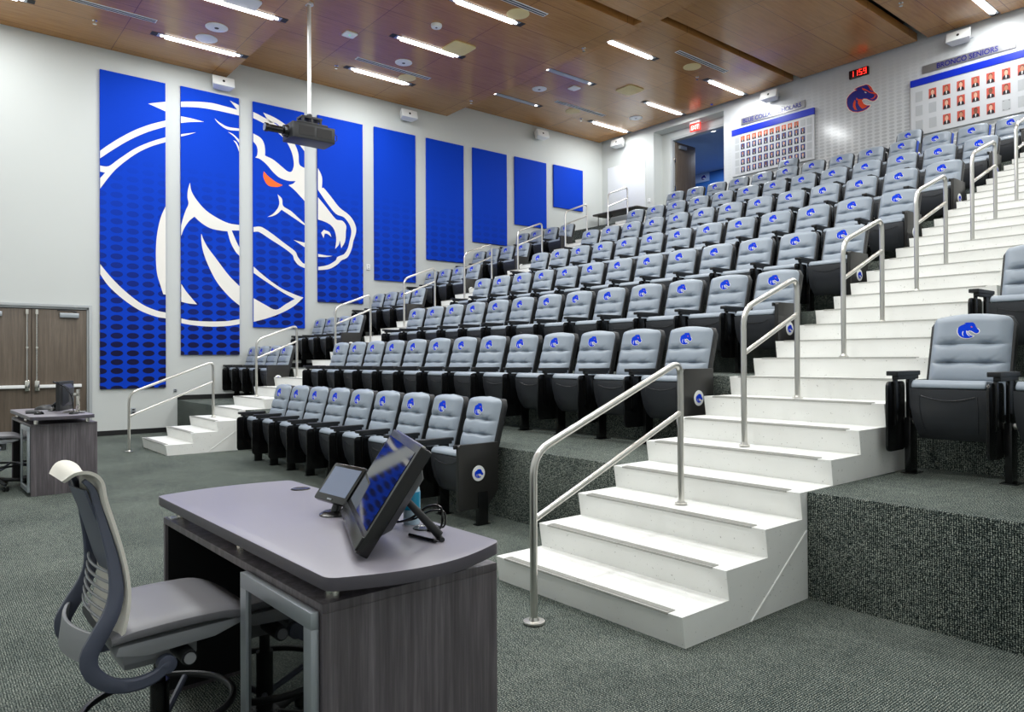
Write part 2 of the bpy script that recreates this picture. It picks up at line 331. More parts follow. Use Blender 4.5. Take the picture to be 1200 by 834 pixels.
PANEL_MARKS= [(0, 'w', [(0.68, 6.78), (0.85, 6.84), (1.2, 6.95), (1.2, 6.62), (1.01, 6.69), (0.83, 6.74)]), (0, 'w', [(-0.26, 5.58), (-0.2, 5.65), (0.02, 5.86), (0.35, 6.13), (0.68, 6.34), (1.01, 6.5), (1.09, 6.54), (1.09, 6.41), (1.01, 6.37), (0.68, 6.2), (0.35, 5.98), (0.06, 5.74), (-0.2, 5.5), (-0.26, 5.44)]), (0, 'w', [(-0.26, 5.36), (-0.2, 5.36), (-0.05, 5.37), (0.14, 5.55), (0.43, 5.81), (0.72, 6.0), (1.01, 6.15), (1.09, 6.19), (1.09, 6.09), (1.01, 6.05), (0.72, 5.9), (0.43, 5.69), (0.14, 5.4), (-0.02, 5.19), (-0.2, 4.9), (-0.26, 4.8), (-0.26, 5.05), (-0.2, 5.11), (-0.11, 5.23), (-0.2, 5.24), (-0.26, 5.23)]), (0, 'w', [(1.11, 4.95), (1.01, 4.71), (0.91, 4.45), (0.84, 4.08), (0.82, 3.69), (0.84, 3.3), (0.91, 3.04), (0.96, 2.87), (1.11, 2.85)]), (0, 'w', [(-0.27, 3.55), (-0.2, 3.41), (-0.0, 3.15), (0.25, 2.89), (0.55, 2.65), (0.82, 2.53), (1.01, 2.49), (1.11, 2.46), (1.11, 2.34), (1.01, 2.37), (0.82, 2.4), (0.51, 2.52), (0.21, 2.73), (-0.05, 2.98), (-0.2, 3.21), (-0.27, 3.32)]), (1, 'w', [(1.26, 6.95), (1.31, 6.96), (1.63, 7.03), (1.93, 7.07), (2.24, 7.06), (2.49, 7.04), (2.33, 7.21), (2.53, 7.15), (2.61, 7.12), (2.61, 6.91), (2.53, 6.92), (2.24, 6.93), (1.93, 6.93), (1.63, 6.91), (1.31, 6.85), (1.26, 6.84)]), (1, 'w', [(1.26, 6.65), (1.31, 6.65), (1.51, 6.65), (1.78, 6.63), (1.51, 6.57), (1.31, 6.51), (1.26, 6.49)]), (1, 'w', [(1.25, 6.26), (1.31, 6.27), (1.62, 6.37), (1.48, 6.3), (1.31, 6.22), (1.25, 6.19)]), (1, 'w', [(2.0, 6.75), (2.11, 6.68), (2.28, 6.62), (2.52, 6.63), (2.61, 6.63), (2.6, 6.58), (2.52, 6.58), (2.28, 6.56), (2.09, 6.65)]), (1, 'w', [(2.29, 6.51), (2.4, 6.48), (2.52, 6.39), (2.6, 6.35), (2.6, 6.26), (2.52, 6.32), (2.42, 6.43)]), (1, 'w', [(2.4, 6.35), (2.47, 6.32), (2.52, 6.23), (2.56, 6.17), (2.55, 6.07), (2.52, 6.13), (2.47, 6.26)]), (1, 'w', [(1.49, 5.27), (1.52, 5.1), (1.62, 4.93), (1.81, 4.73), (2.05, 4.59), (2.3, 4.5), (2.53, 4.49), (2.6, 4.49), (2.59, 4.37), (2.36, 4.35), (2.46, 4.12), (2.53, 3.99), (2.59, 3.92), (2.59, 3.69), (2.53, 3.8), (2.45, 3.88), (2.34, 4.08), (2.27, 4.32), (2.13, 4.32), (1.9, 4.35), (1.71, 4.45), (1.58, 4.56), (1.47, 4.45), (1.37, 4.28), (1.31, 4.11), (1.24, 3.9), (1.24, 4.14), (1.31, 4.33), (1.34, 4.46), (1.4, 4.66), (1.46, 4.82), (1.44, 4.95), (1.45, 5.11)]), (1, 'w', [(1.23, 3.25), (1.31, 3.11), (1.42, 2.94), (1.63, 2.69), (1.46, 2.7), (1.31, 2.73), (1.23, 2.74)]), (1, 'w', [(1.72, 4.21), (1.76, 4.1), (1.85, 3.93), (2.05, 3.67), (2.3, 3.35), (2.53, 3.13), (2.62, 3.05), (2.62, 2.64), (2.53, 2.7), (2.3, 2.89), (2.05, 3.18), (1.88, 3.5), (1.76, 3.82), (1.72, 4.07)]), (1, 'w', [(1.23, 2.41), (1.31, 2.38), (1.51, 2.34), (1.9, 2.33), (2.25, 2.35), (2.53, 2.4), (2.63, 2.42), (2.63, 2.32), (2.53, 2.29), (2.25, 2.24), (1.9, 2.22), (1.56, 2.24), (1.31, 2.28), (1.23, 2.31)]), (2, 'w', [(2.84, 7.07), (2.91, 7.05), (3.1, 6.99), (3.37, 6.89), (3.56, 6.8), (3.71, 6.67), (3.83, 6.49), (3.9, 6.3), (3.92, 6.07), (4.05, 6.0), (4.14, 5.97), (4.18, 5.09), (4.04, 5.23), (3.81, 5.44), (3.66, 5.54), (3.77, 5.59), (3.83, 5.66), (3.65, 5.64), (3.45, 5.68), (3.3, 5.78), (3.15, 5.93), (3.0, 6.03), (2.89, 6.05), (2.93, 6.11), (2.94, 6.23), (2.91, 6.33), (2.83, 6.41), (2.76, 6.46), (2.76, 6.65), (2.83, 6.59), (3.0, 6.52), (3.08, 6.42), (3.11, 6.28), (3.11, 6.13), (3.3, 6.07), (3.49, 5.95), (3.61, 5.87), (3.69, 5.85), (3.75, 5.89), (3.79, 6.05), (3.75, 6.28), (3.65, 6.49), (3.5, 6.65), (3.3, 6.76), (3.08, 6.86), (2.84, 6.93), (2.76, 6.95)]), (2, 'w', [(3.07, 7.1), (3.27, 7.06), (3.47, 6.99), (3.68, 6.88), (3.89, 6.73), (4.05, 6.53), (4.14, 6.4), (4.14, 6.26), (4.05, 6.39), (3.92, 6.53), (3.74, 6.67), (3.56, 6.78), (3.37, 6.92), (3.22, 6.91)]), (2, 'o', [(3.08, 5.77), (3.19, 5.67), (3.36, 5.57), (3.52, 5.52), (3.4, 5.46), (3.22, 5.45), (3.13, 5.51), (3.07, 5.64)]), (2, 'w', [(3.4, 5.29), (3.5, 5.2), (3.53, 5.04), (3.71, 4.95), (3.88, 4.82), (4.05, 4.69), (4.13, 4.62), (4.13, 4.61), (4.05, 4.65), (3.79, 4.79), (3.49, 4.95), (3.4, 4.85), (3.29, 4.78), (3.16, 4.74), (3.29, 4.83), (3.4, 4.97), (3.44, 5.11)]), (2, 'w', [(2.76, 4.47), (2.85, 4.48), (3.02, 4.5), (3.27, 4.37), (3.53, 4.2), (3.81, 4.02), (3.88, 3.89), (3.99, 3.77), (4.07, 3.74), (4.15, 3.72), (4.15, 3.63), (4.07, 3.64), (3.9, 3.7), (3.79, 3.82), (3.75, 3.93), (3.53, 4.08), (3.23, 4.24), (2.97, 4.38), (2.85, 4.37), (2.76, 4.36)]), (2, 'w', [(3.78, 4.28), (4.06, 4.24), (4.14, 4.23), (4.14, 4.1), (4.06, 4.13), (3.93, 4.2)]), (2, 'w', [(2.76, 3.66), (2.84, 3.59), (3.01, 3.45), (3.26, 3.27), (3.52, 3.12), (3.81, 3.01), (4.01, 2.95), (3.79, 2.75), (3.52, 2.59), (3.18, 2.45), (2.84, 2.35), (2.76, 2.33), (2.76, 2.93), (2.84, 2.88), (3.09, 2.75), (3.35, 2.64), (3.57, 2.77), (3.8, 2.91), (3.52, 3.04), (3.26, 3.19), (3.01, 3.34), (2.84, 3.45), (2.76, 3.52)]), (3, 'w', [(4.27, 6.17), (4.35, 6.09), (4.44, 5.96), (4.49, 5.82), (4.48, 5.59), (4.53, 5.6), (4.72, 5.41), (4.93, 5.19), (5.15, 5.06), (5.28, 4.94), (5.37, 4.77), (5.37, 4.61), (5.3, 4.4), (5.26, 4.22), (5.15, 4.0), (4.98, 3.9), (4.88, 3.8), (4.66, 3.67), (4.36, 3.62), (4.29, 3.61), (4.29, 3.7), (4.36, 3.7), (4.62, 3.76), (4.83, 3.89), (4.88, 3.98), (5.05, 4.06), (5.15, 4.21), (5.2, 4.39), (5.25, 4.62), (5.2, 4.8), (5.05, 4.96), (4.84, 5.02), (4.62, 5.24), (4.37, 5.55), (4.27, 5.63)]), (3, 'w', [(4.27, 5.48), (4.36, 5.38), (4.57, 5.17), (4.84, 4.89), (5.01, 4.87), (5.11, 4.76), (5.1, 4.61), (5.08, 4.38), (4.98, 4.2), (4.94, 4.39), (4.91, 4.27), (4.82, 4.17), (4.85, 4.4), (4.81, 4.6), (4.72, 4.72), (4.57, 4.79), (4.36, 4.83), (4.27, 4.81)]), (3, 'w', [(4.53, 4.6), (4.67, 4.56), (4.72, 4.45), (4.62, 4.51), (4.55, 4.51), (4.52, 4.4), (4.46, 4.52)]), (3, 'w', [(4.29, 4.02), (4.37, 4.01), (4.57, 3.99), (4.75, 3.99), (4.57, 3.95), (4.37, 3.94), (4.29, 3.93)])]

# ------------------------------------------------------------------ layout constants (metres)
T, RI = 0.3873, 0.165                       # tread depth and riser height of the aisle steps
XL, XR, YB, YF, ZT = -12.462, 4.45, 14.20, -5.6, 9.0
SLX0, SLX1, SRX0, SRX1 = -9.904, -8.374, 0.0, 1.536
def front(n): return (4*(n-1)-1)*T          # nosing line in front of seating row n (n >= 2)
def level(n): return 4*(n-1)*RI
# ------------------------------------------------------------------ room shell
struct(MB().box(XL-0.2, XR+0.2, YF-0.2, 2.0, -0.2, 0.0).build('floor', M['carpet'], smooth=False))
d0, d1, dh = -2.27, -0.39, 2.53
w = MB().box(XL-0.2, XL, d1, YB+0.2, 0, ZT).box(XL-0.2, XL, YF, d0, 0, ZT).box(XL-0.2, XL, d0, d1, dh, ZT)
struct(w.build('wall_left', M['wall'], smooth=False))
ax0, ax1, az = -10.33, -7.87, 8.30
w = MB().box(XL, ax0, YB, YB+0.15, 0, ZT).box(ax0, ax1, YB, YB+0.15, az, ZT)
w.box(ax0-0.02, -9.95, 14.60, 14.75, 5.2, ZT).box(-9.95, ax1, 14.60, 14.75, 8.06, ZT).box(ax0-0.15, ax0, YB+0.15, 14.75, 5.2, ZT).box(ax0, ax1, YB+0.15, 14.6, az, az+0.1)
struct(w.build('wall_back', M['wall'], smooth=False))
struct(MB().box(ax1, XR, YB, YB+0.55, 0, ZT).build('wall_back_dotted', M['dotwall'], smooth=False))
struct(MB().box(XR, XR+0.2, YF, YB+0.2, 0, ZT).build('wall_right', M['wall'], smooth=False))
struct(MB().box(XL-0.2, XR+0.2, YF-0.2, YF, 0, ZT).build('wall_front', M['wall'], smooth=False))
struct(MB().box(XL-0.2, XR+0.2, YF-0.2, YB+0.6, ZT, ZT+0.15).build('ceiling_plenum', M['plenum'], smooth=False))
# suspended wood ceiling in three tiers that step up towards the back, with open slots between panels
def ceil_panel(x0, x1, y0, y1, z0, z1): struct(MB().box(x0, x1, y0, y1, z0, z1).build('ceiling', M['ceil'], bevel=0.004, seg=1, smooth=False))
ceil_panel(XL+0.01, XR-0.01, YF+0.01, 2.27, 7.72, 8.25)
ceil_panel(XL+0.01, -5.69, 2.27, 8.12, 8.08, 8.60)
ceil_panel(-5.47, XR-0.01, 2.27, 8.12, 8.08, 8.60)
ceil_panel(-5.69, -5.47, 7.98, 8.12, 8.08, 8.20)
ceil_panel(XL+0.01, XR-0.01, 8.12, 8.84, 8.45, 8.60)
for a, b in ((XL+0.01, -5.73), (-5.53, -2.80), (-2.58, XR-0.01)): ceil_panel(a, b, 8.84, 14.06, 8.45, 8.62)
# black rubber base along the wall foot and on each tier
struct(MB().box(XL, XL+0.015, d1+0.06, front(2)+0.08, 0, 0.10).build('baseboard_left', M['basebd'], smooth=False))
for n in range(2, 9):
    struct(MB().box(XL, XL+0.015, front(n)+0.08, front(n+1)+0.08, level(n), level(n)+0.10).build('baseboard_left', M['basebd'], smooth=False))
struct(MB().box(XL, ax0, YB-0.015, YB, 5.28, 5.38).build('baseboard_back', M['basebd'], smooth=False))
# carpeted seating tiers, one per row and block
for n in range(2, 9):
    for a, b in ((XL, SLX0), (SLX1, SRX0), (SRX1, XR)):
        struct(MB().box(a, b, front(n)+0.08, front(n+1)+0.6, level(n-1)-(0.3 if n > 2 else 0.2), level(n)).build('floor_tier', M['carpet'], bevel=0.012, seg=2))
struct(MB().box(XL, XR, front(9)+0.08, 14.70, level(8)-0.2, 5.28).build('floor_landing', M['carpet'], bevel=0.012))
# hall beyond the open door at the top
h = MB().box(-14, -7.0, 18.9, 19.0, 5, 8.6).box(-14.1, -14, 14.75, 19, 5, 8.6).box(-7.0, -6.9, 14.75, 19, 5, 8.6)
struct(h.build('wall_hall', M['hallblue'], smooth=False))
struct(MB().box(-14, -7, 14.75, 19, 8.12, 8.2).build('ceiling_hall', M['hallceil'], smooth=False))
struct(MB().box(-14, -7, 14.70, 19, 5.2, 5.28).build('floor_hall', M['carpet'], smooth=False))
# ------------------------------------------------------------------ doors
def door_leaf(root, y0, y1, x, rod, hinge):
    lf = MB().box(x-0.045, x, y0, y1, 0.01, dh-0.05).build('door_leaf', M['doorwood'], root, bevel=0.003)
    s = 1 if rod > (y0+y1)/2 else -1
    MB().tube([(x+0.045, rod, 1.0), (x+0.045, rod, 2.44)], 0.013).box(x, x+0.06, rod-0.022, rod+0.022, 2.38, 2.47).cbox((x+0.045, rod, 1.75), (0.04, 0.04, 0.03)).build('latch_rod', M['chrome'], lf)
    far = y0+0.09 if s > 0 else y1-0.09
    MB().box(x, x+0.075, min(rod, far), max(rod, far), 0.985, 1.045).build('push_bar', M['white'], lf, bevel=0.012)
    MB().box(x, x+0.085, rod-0.04, rod+0.04, 0.93, 1.13).build('latch_case', M['chrome'], lf, bevel=0.012)
    c = hinge
    MB().box(x, x+0.06, c-0.16, c+0.16, 2.33, 2.42).build('door_closer', M['alu'], lf, bevel=0.008)
    MB().tube([(x+0.05, c+0.12, 2.44), (x+0.10, c, 2.46), (x+0.05, c-0.2, 2.47)], 0.012).build('closer_arm', M['black'], lf)
door1 = thing('door_1', 'brown grey double door with push bars in the wall behind the far desk', 'door', (XL, 0, 0)); door1['kind'] = 'structure'; del door1['category']
f = MB().box(-0.1, 0.03, d1, d1+0.055, 0, dh+0.055).box(-0.1, 0.03, d0-0.055, d0, 0, dh+0.055).box(-0.1, 0.03, d0, d1, dh, dh+0.055)
f.box(-0.1, -0.01, d1-0.03, d1, 0, dh).box(-0.1, -0.01, d0, d0+0.03, 0, dh).box(-0.1, -0.01, d0, d1, dh-0.035, dh)
f.build('door_frame', M['frame'], door1, bevel=0.006)
door_leaf(door1, -1.325, d1-0.035, -0.03, -1.25, -0.72)
door_leaf(door1, d0+0.035, -1.335, -0.03, -1.405, -1.95)
MB().box(-0.3, -0.28, d0-0.2, d1+0.2, -0.1, dh+0.2).build('door_backing', M['slot'], door1)
door2 = thing('door_2', 'open entrance door at the top of the room leading to a blue hall', 'door', (0, 0, 0)); door2['kind'] = 'structure'; del door2['category']
MB().box(-9.99, -9.92, 14.57, 14.77, 5.28, 8.09).box(-9.92, ax1-0.001, 14.57, 14.77, 8.02, 8.09).build('door_frame', M['frame'], door2, bevel=0.005)
lf = MB().box(-9.91, -9.865, 14.68, 15.62, 5.29, 7.99).build('door_leaf', M['doorwood'], door2, bevel=0.004)
MB().box(-9.865, -9.80, 14.80, 15.12, 7.80, 7.90).build('door_closer', M['alu'], lf, bevel=0.008)
MB().cbox((-9.855, 15.55, 6.30), (0.05, 0.05, 0.25)).tube([(-9.83, 15.55, 6.25), (-9.80, 15.43, 6.25)], 0.012).build('door_handle', M['chrome'], lf, bevel=0.006)
for z in (5.6, 6.6, 7.45): MB().cbox((-9.90, 14.655, z), (0.05, 0.05, 0.13)).build('hinge', M['chrome'], door2, bevel=0.004)
# ------------------------------------------------------------------ concrete aisle stairs
def stairs(x0, x1, label):
    root = thing('concrete_staircase', label, 'stairs', ((x0+x1)/2, 0, 0), group='pale concrete aisle stairs')
    poly = []
    for k in range(1, 33): poly += [((k-1)*T+0.026, (k-1)*RI), ((k-1)*T, k*RI)]
    poly.pop(0); poly += [(12.07, 32*RI), (12.07, 0.0), (0.026, 0.0)]
    h = (x1-x0)/2
    MB().prism(poly, 0, -h, h).build('concrete_flight', M['concrete'], root, smooth=False)
    for k in range(1, 33):
        y, z = (k-1)*T, k*RI
        b = MB().box(-h+0.09, h-0.09, y+0.012, y+0.062, z, z+0.004)
        for j in range(6): b.box(-h+0.09, h-0.09, y+0.014+j*0.008, y+0.018+j*0.008, z+0.004, z+0.006)
        b.box(-h+0.09, h-0.09, y-0.004, y+0.014, z-0.008, z+0.004)
        b.build('grip_strip', M['strip'], root, smooth=False)
    if x0 > -1:
        MB().tube([(h+0.001, 0.62, 0.0), (h+0.001, 1.235, 0.42)], 0.006, 6).build('joint_line', M['concrete'], root)
    else:
        MB().tube([(h+0.001, 0.62, 0.0), (h+0.001, 1.235, 0.42)], 0.006, 6).build('joint_line', M['concrete'], root)
    return root
stairs(SRX0, SRX1, 'wide pale concrete stairs climbing between the middle seats and the camera-side seats')
stairs(SLX0, SLX1, 'far pale concrete stairs climbing beside the blue wall panels')
# ------------------------------------------------------------------ steel handrails
def handrail(x, k, label, grp):
    if k == 0: y1, z1, y2, z2, h1, h2, m1, m2 = -0.33, 0.0, 1.0, 3*RI, 0.95, 0.97, 0.575, 0.62
    else: y1, z1, y2, z2, h1, h2, m1, m2 = 4*k*T+0.21, (4*k+1)*RI, (4*k+2)*T+0.2, (4*k+3)*RI, 1.02, 0.98, 0.69, 0.68
    root = thing('handrail', label, 'handrail', (x, y1, z1+0.0065), group=grp)
    dy, dz = y2-y1, z2-z1; A, B = Vector((0, 0, h1)), Vector((0, dy, dz+h2))
    def arc(p0, c, p1, n=6): return [((1-t)**2)*p0+2*t*(1-t)*c+t*t*p1 for t in [i/n for i in range(n+1)]]
    d = (B-A).normalized(); q = Vector((0, dy, dz))
    r = 0.13
    path = [Vector((0, 0, 0))]+arc(A-Vector((0, 0, r)), A, A+d*r)+arc(B-d*r*0.8, B, B-Vector((0, 0, r*0.8)))+[q]
    MB().tube(path, 0.0215, 14).build('rail_loop', M['steel'], root)
    MB().tube([(0, 0.0, m1), (0, dy, dz+m2)], 0.0185, 12).build('mid_rail', M['steel'], root)
    MB().lathe([(0.022, 0.03), (0.03, 0.012), (0.062 if k == 0 else 0.04, 0.010), (0.062 if k == 0 else 0.04, 0)]).build('base_flange', M['steel'], root)
    MB().lathe([(0.022, 0.02), (0.028, 0.008), (0.042, 0.007), (0.042, 0)], (0, dy, dz)).build('base_flange', M['steel'], root)
for k in range(8):
    w_ = 'from the floor' if k == 0 else 'beside seating row '+ORD[k]
    handrail(0.765, k, 'brushed steel handrail on the wide stairs, %s one going up' % ORD[k], 'steel handrails of the wide stairs')
    handrail(-9.28, k, 'brushed steel handrail on the far stairs by the blue panels, %s one going up' % ORD[k], 'steel handrails of the far stairs')
# ------------------------------------------------------------------ blue wall panels with the horse emblem
PANELS = [(-0.2, 1.01, 0.93, 7.28), (1.31, 2.53, 1.61, 7.3), (2.84, 4.05, 2.23, 7.31), (4.38, 5.57, 2.87, 7.33), (5.89, 7.1, 3.49, 7.35), (7.44, 8.65, 4.13, 7.36), (8.96, 10.18, 4.75, 7.38), (10.48, 11.72, 5.41, 7.39), (12.02, 13.27, 6.12, 7.41)]
PDESC = ['tallest blue wall panel next to the double door, with curved arcs of horse neck', 'blue wall panel second from the double door, with white horse mane stripes', 'blue wall panel with the orange eye of the horse emblem', 'blue wall panel with the nose and nostril of the horse emblem',
  'plain blue wall panel next to the horse nose, fifth from the double door', 'plain blue wall panel sixth from the double door', 'plain blue wall panel seventh from the double door', 'plain blue wall panel eighth from the double door', 'smallest blue wall panel, next to the back wall corner']
XP = XL+0.05
def clip_mesh(o, y0, y1, z0, z1):
    bm = bmesh.new(); bm.from_mesh(o.data)
    for co, no in (((0, y0, 0), (0, -1, 0)), ((0, y1, 0), (0, 1, 0)), ((0, 0, z0), (0, 0, -1)), ((0, 0, z1), (0, 0, 1))):
        bmesh.ops.bisect_plane(bm, geom=bm.verts[:]+bm.edges[:]+bm.faces[:], plane_co=co, plane_no=no, clear_outer=True)
    bm.to_mesh(o.data); bm.free()
for i, (y0, y1, z0, z1) in enumerate(PANELS):
    yc, zc = (y0+y1)/2, (z0+z1)/2
    p = MB().box(-0.045, 0, y0-yc, y1-yc, z0-zc, z1-zc).build('mounted_wall_graphic', M['blue'], loc=(XP, yc, zc), bevel=0.004, seg=1, smooth=False)
    tag(p, PDESC[i], 'wall panel', 'row of blue wall panels'); p['kind'] = 'thing'
    for colr, mat, nm in (('w', M['markwhite'], 'horse_marking'), ('o', M['markorange'], 'horse_eye')):
        for pi, c, pts in PANEL_MARKS:
            if pi != i or c != colr: continue
            q = [(a-yc, b-zc) for a, b in smooth_poly(pts)]
            o = MB().prism(q, 0, 0.0, 0.003).build(nm, mat, p, smooth=False); clip_mesh(o, y0-yc+0.002, y1-yc-0.002, z0-zc+0.002, z1-zc-0.002)
# ------------------------------------------------------------------ horse emblem used on seats, medallions and the back wall
SIL = [(-0.281, 0.325), (-0.144, 0.375), (-0.045, 0.387), (0.065, 0.388), (0.142, 0.39), (0.217, 0.35), (0.292, 0.266), (0.336, 0.162), (0.38, 0.088), (0.468, -0.005), (0.494, -0.088), (0.458, -0.16), (0.392, -0.203), (0.318, -0.207), (0.228, -0.157), (0.128, -0.083), (0.055, -0.06), (0.012, -0.085), (0.048, -0.169), (0.151, -0.241), (0.278, -0.275), (0.241, -0.339), (0.15, -0.391), (0.028, -0.423), (-0.126, -0.42), (-0.281, -0.366), (-0.4, -0.266), (-0.468, -0.131), (-0.483, -0.017), (-0.472, 0.122), (-0.402, 0.206), (-0.301, 0.271), (-0.207, 0.294)]
STRIPE1 = [(-0.209, 0.014), (-0.169, -0.072), (-0.192, -0.159), (-0.168, -0.259), (-0.131, -0.337), (-0.218, -0.302), (-0.27, -0.2), (-0.266, -0.092)]
STRIPE2 = [(-0.159, 0.065), (-0.107, -0.002), (-0.03, -0.024), (0.031, -0.053), (0.012, -0.085), (0.06, -0.191), (0.136, -0.274), (0.181, -0.298), (0.105, -0.333), (0.013, -0.339), (-0.063, -0.25), (-0.124, -0.131), (-0.117, -0.049), (-0.169, -0.016)]
FOREHEAD = [(0.004, 0.314), (0.11, 0.246), (0.2, 0.164), (0.245, 0.12), (0.365, 0.068), (0.424, -0.007), (0.379, -0.004), (0.305, 0.042), (0.23, 0.088), (0.155, 0.162), (0.064, 0.203), (0.018, 0.247)]
MANE = [(0.156, 0.361), (0.232, 0.308), (0.291, 0.184), (0.32, 0.114), (0.26, 0.147), (0.216, 0.252)]
EYE = [(0.079, 0.162), (0.13, 0.141), (0.154, 0.109), (0.109, 0.116)]
NOSE = [(0.379, -0.004), (0.43, -0.03), (0.417, -0.082), (0.363, -0.122), (0.303, -0.129), (0.243, -0.088), (0.303, -0.096), (0.364, -0.067)]
def emblem(mb, size, fn, full=False):
    # fn(x, z, d) -> 3D point; d is height above the surface.  Material slots: 0 white, 1 blue, 2 orange/accent
    def plate(poly, d0, d1, mi):
        mb.m(mi); n = len(poly)
        vs = [fn(a*size, b*size, d0) for a, b in poly]+[fn(a*size, b*size, d1) for a, b in poly]
        mb.add(vs, [[n+i for i in range(n)]]+[(i, (i+1) % n, n+(i+1) % n, n+i) for i in range(n)])
    sil = smooth_poly(SIL, 2)
    if full:
        plate(SIL, 0, 0.012, 0); plate(inset(SIL, 0.018), 0.012, 0.016, 2); plate(inset(SIL, 0.034), 0.016, 0.020, 1)
        for q in (STRIPE1, STRIPE2, FOREHEAD, MANE, NOSE): plate(inset(q, 0.004), 0.020, 0.023, 2)
        plate(EYE, 0.023, 0.025, 0)
    else:
        plate(SIL, 0.0, 0.0015, 0); plate(inset(SIL, 0.034), 0.0015, 0.0027, 1)
        plate(inset(STRIPE1, 0.024), 0.0027, 0.0035, 3); plate([(-0.09, -0.03), (-0.03, -0.05), (-0.03, -0.15), (0.03, -0.24), (0.12, -0.30), (0.05, -0.29), (-0.04, -0.21), (-0.07, -0.13)], 0.0027, 0.0035, 3)
        plate([(0.11, 0.17), (0.17, 0.13), (0.15, 0.10), (0.09, 0.13)], 0.0027, 0.0037, 2)
# ------------------------------------------------------------------ auditorium seat
def mid_y(z): return 0.275+0.28*(z-1.02)
ZB0, ZB1, HW = 0.44, 1.115, 0.252
G1, G2, G3 = 0.915, 0.785, 0.655
def back_front(x, z):
    segs = [(ZB0, G3), (G3, G2), (G2, G1), (G1, ZB1+0.05)]
    bul = 0.0
    for a, b in segs:
        if a <= z <= b:
            t = (z-a)/(b-a); bul = (math.sin(PI*t))**0.24 if 0 < t < 1 else 0.0
            if b > ZB1: bul = min(1.0, (t*4.5))**0.32 if t < 0.2222 else 1.0
    u = abs(x)/HW
    edge = (1-min(1.0, u)**7)
    top = 1-max(0.0, (z-(ZB1-0.05))/0.065)**2.2 if z > ZB1-0.05 else 1.0
    d = (0.036+0.032*bul)*max(0.0, edge)*max(0.0, top)+0.004
    for g in (G1, G2):
        for s in (-1, 1):
            dx, dz = (x-s*0.115)/0.06, (z-g)/0.013
            d -= 0.024*math.exp(-dx*dx-dz*dz)
            for ang in (0.6, 2.5):       # short pulled creases that fan upward from each tuft
                ex, ez = math.cos(ang), math.sin(ang); qx, qz = x-s*0.115, z-g
                a_, b_ = qx*ex+qz*ez, -qx*ez+qz*ex
                if a_ > 0: d -= 0.008*math.exp(-(a_/0.065)**2-(b_/0.006)**2)
    return mid_y(z)-d
def half_w(z):
    r = 0.07
    if z > ZB1-r: return HW-(r-math.sqrt(max(0, r*r-(z-(ZB1-r))**2)))*0.9
    return HW
def make_backrest():
    NU, NV = 40, 84; rs = []
    for j in range(NV+1):
        z = ZB0+(ZB1-ZB0)*j/NV; w = half_w(z); ring = []
        for i in range(NU+1):
            u = -1+2*i/NU; u = math.copysign(abs(u)**0.8, u)
            zz = z+(0.018*(1-u*u) if j == NV else 0.018*(1-u*u)*(j/NV)**3)
            ring.append((u*w, back_front(u*w, z), zz))
        ring += [(w, mid_y(z)+0.03, z), (0.0, mid_y(z)+0.035, z+0.018*(j/NV)**3), (-w, mid_y(z)+0.03, z)]
        rs.append(ring)
    return MB().rings(rs)
def tab_poly(): return fillet([(-0.30, 0.17), (-0.02, 0.17), (-0.02, 0.66), (-0.30, 0.66)], 0.05)
SEATMESH = {}
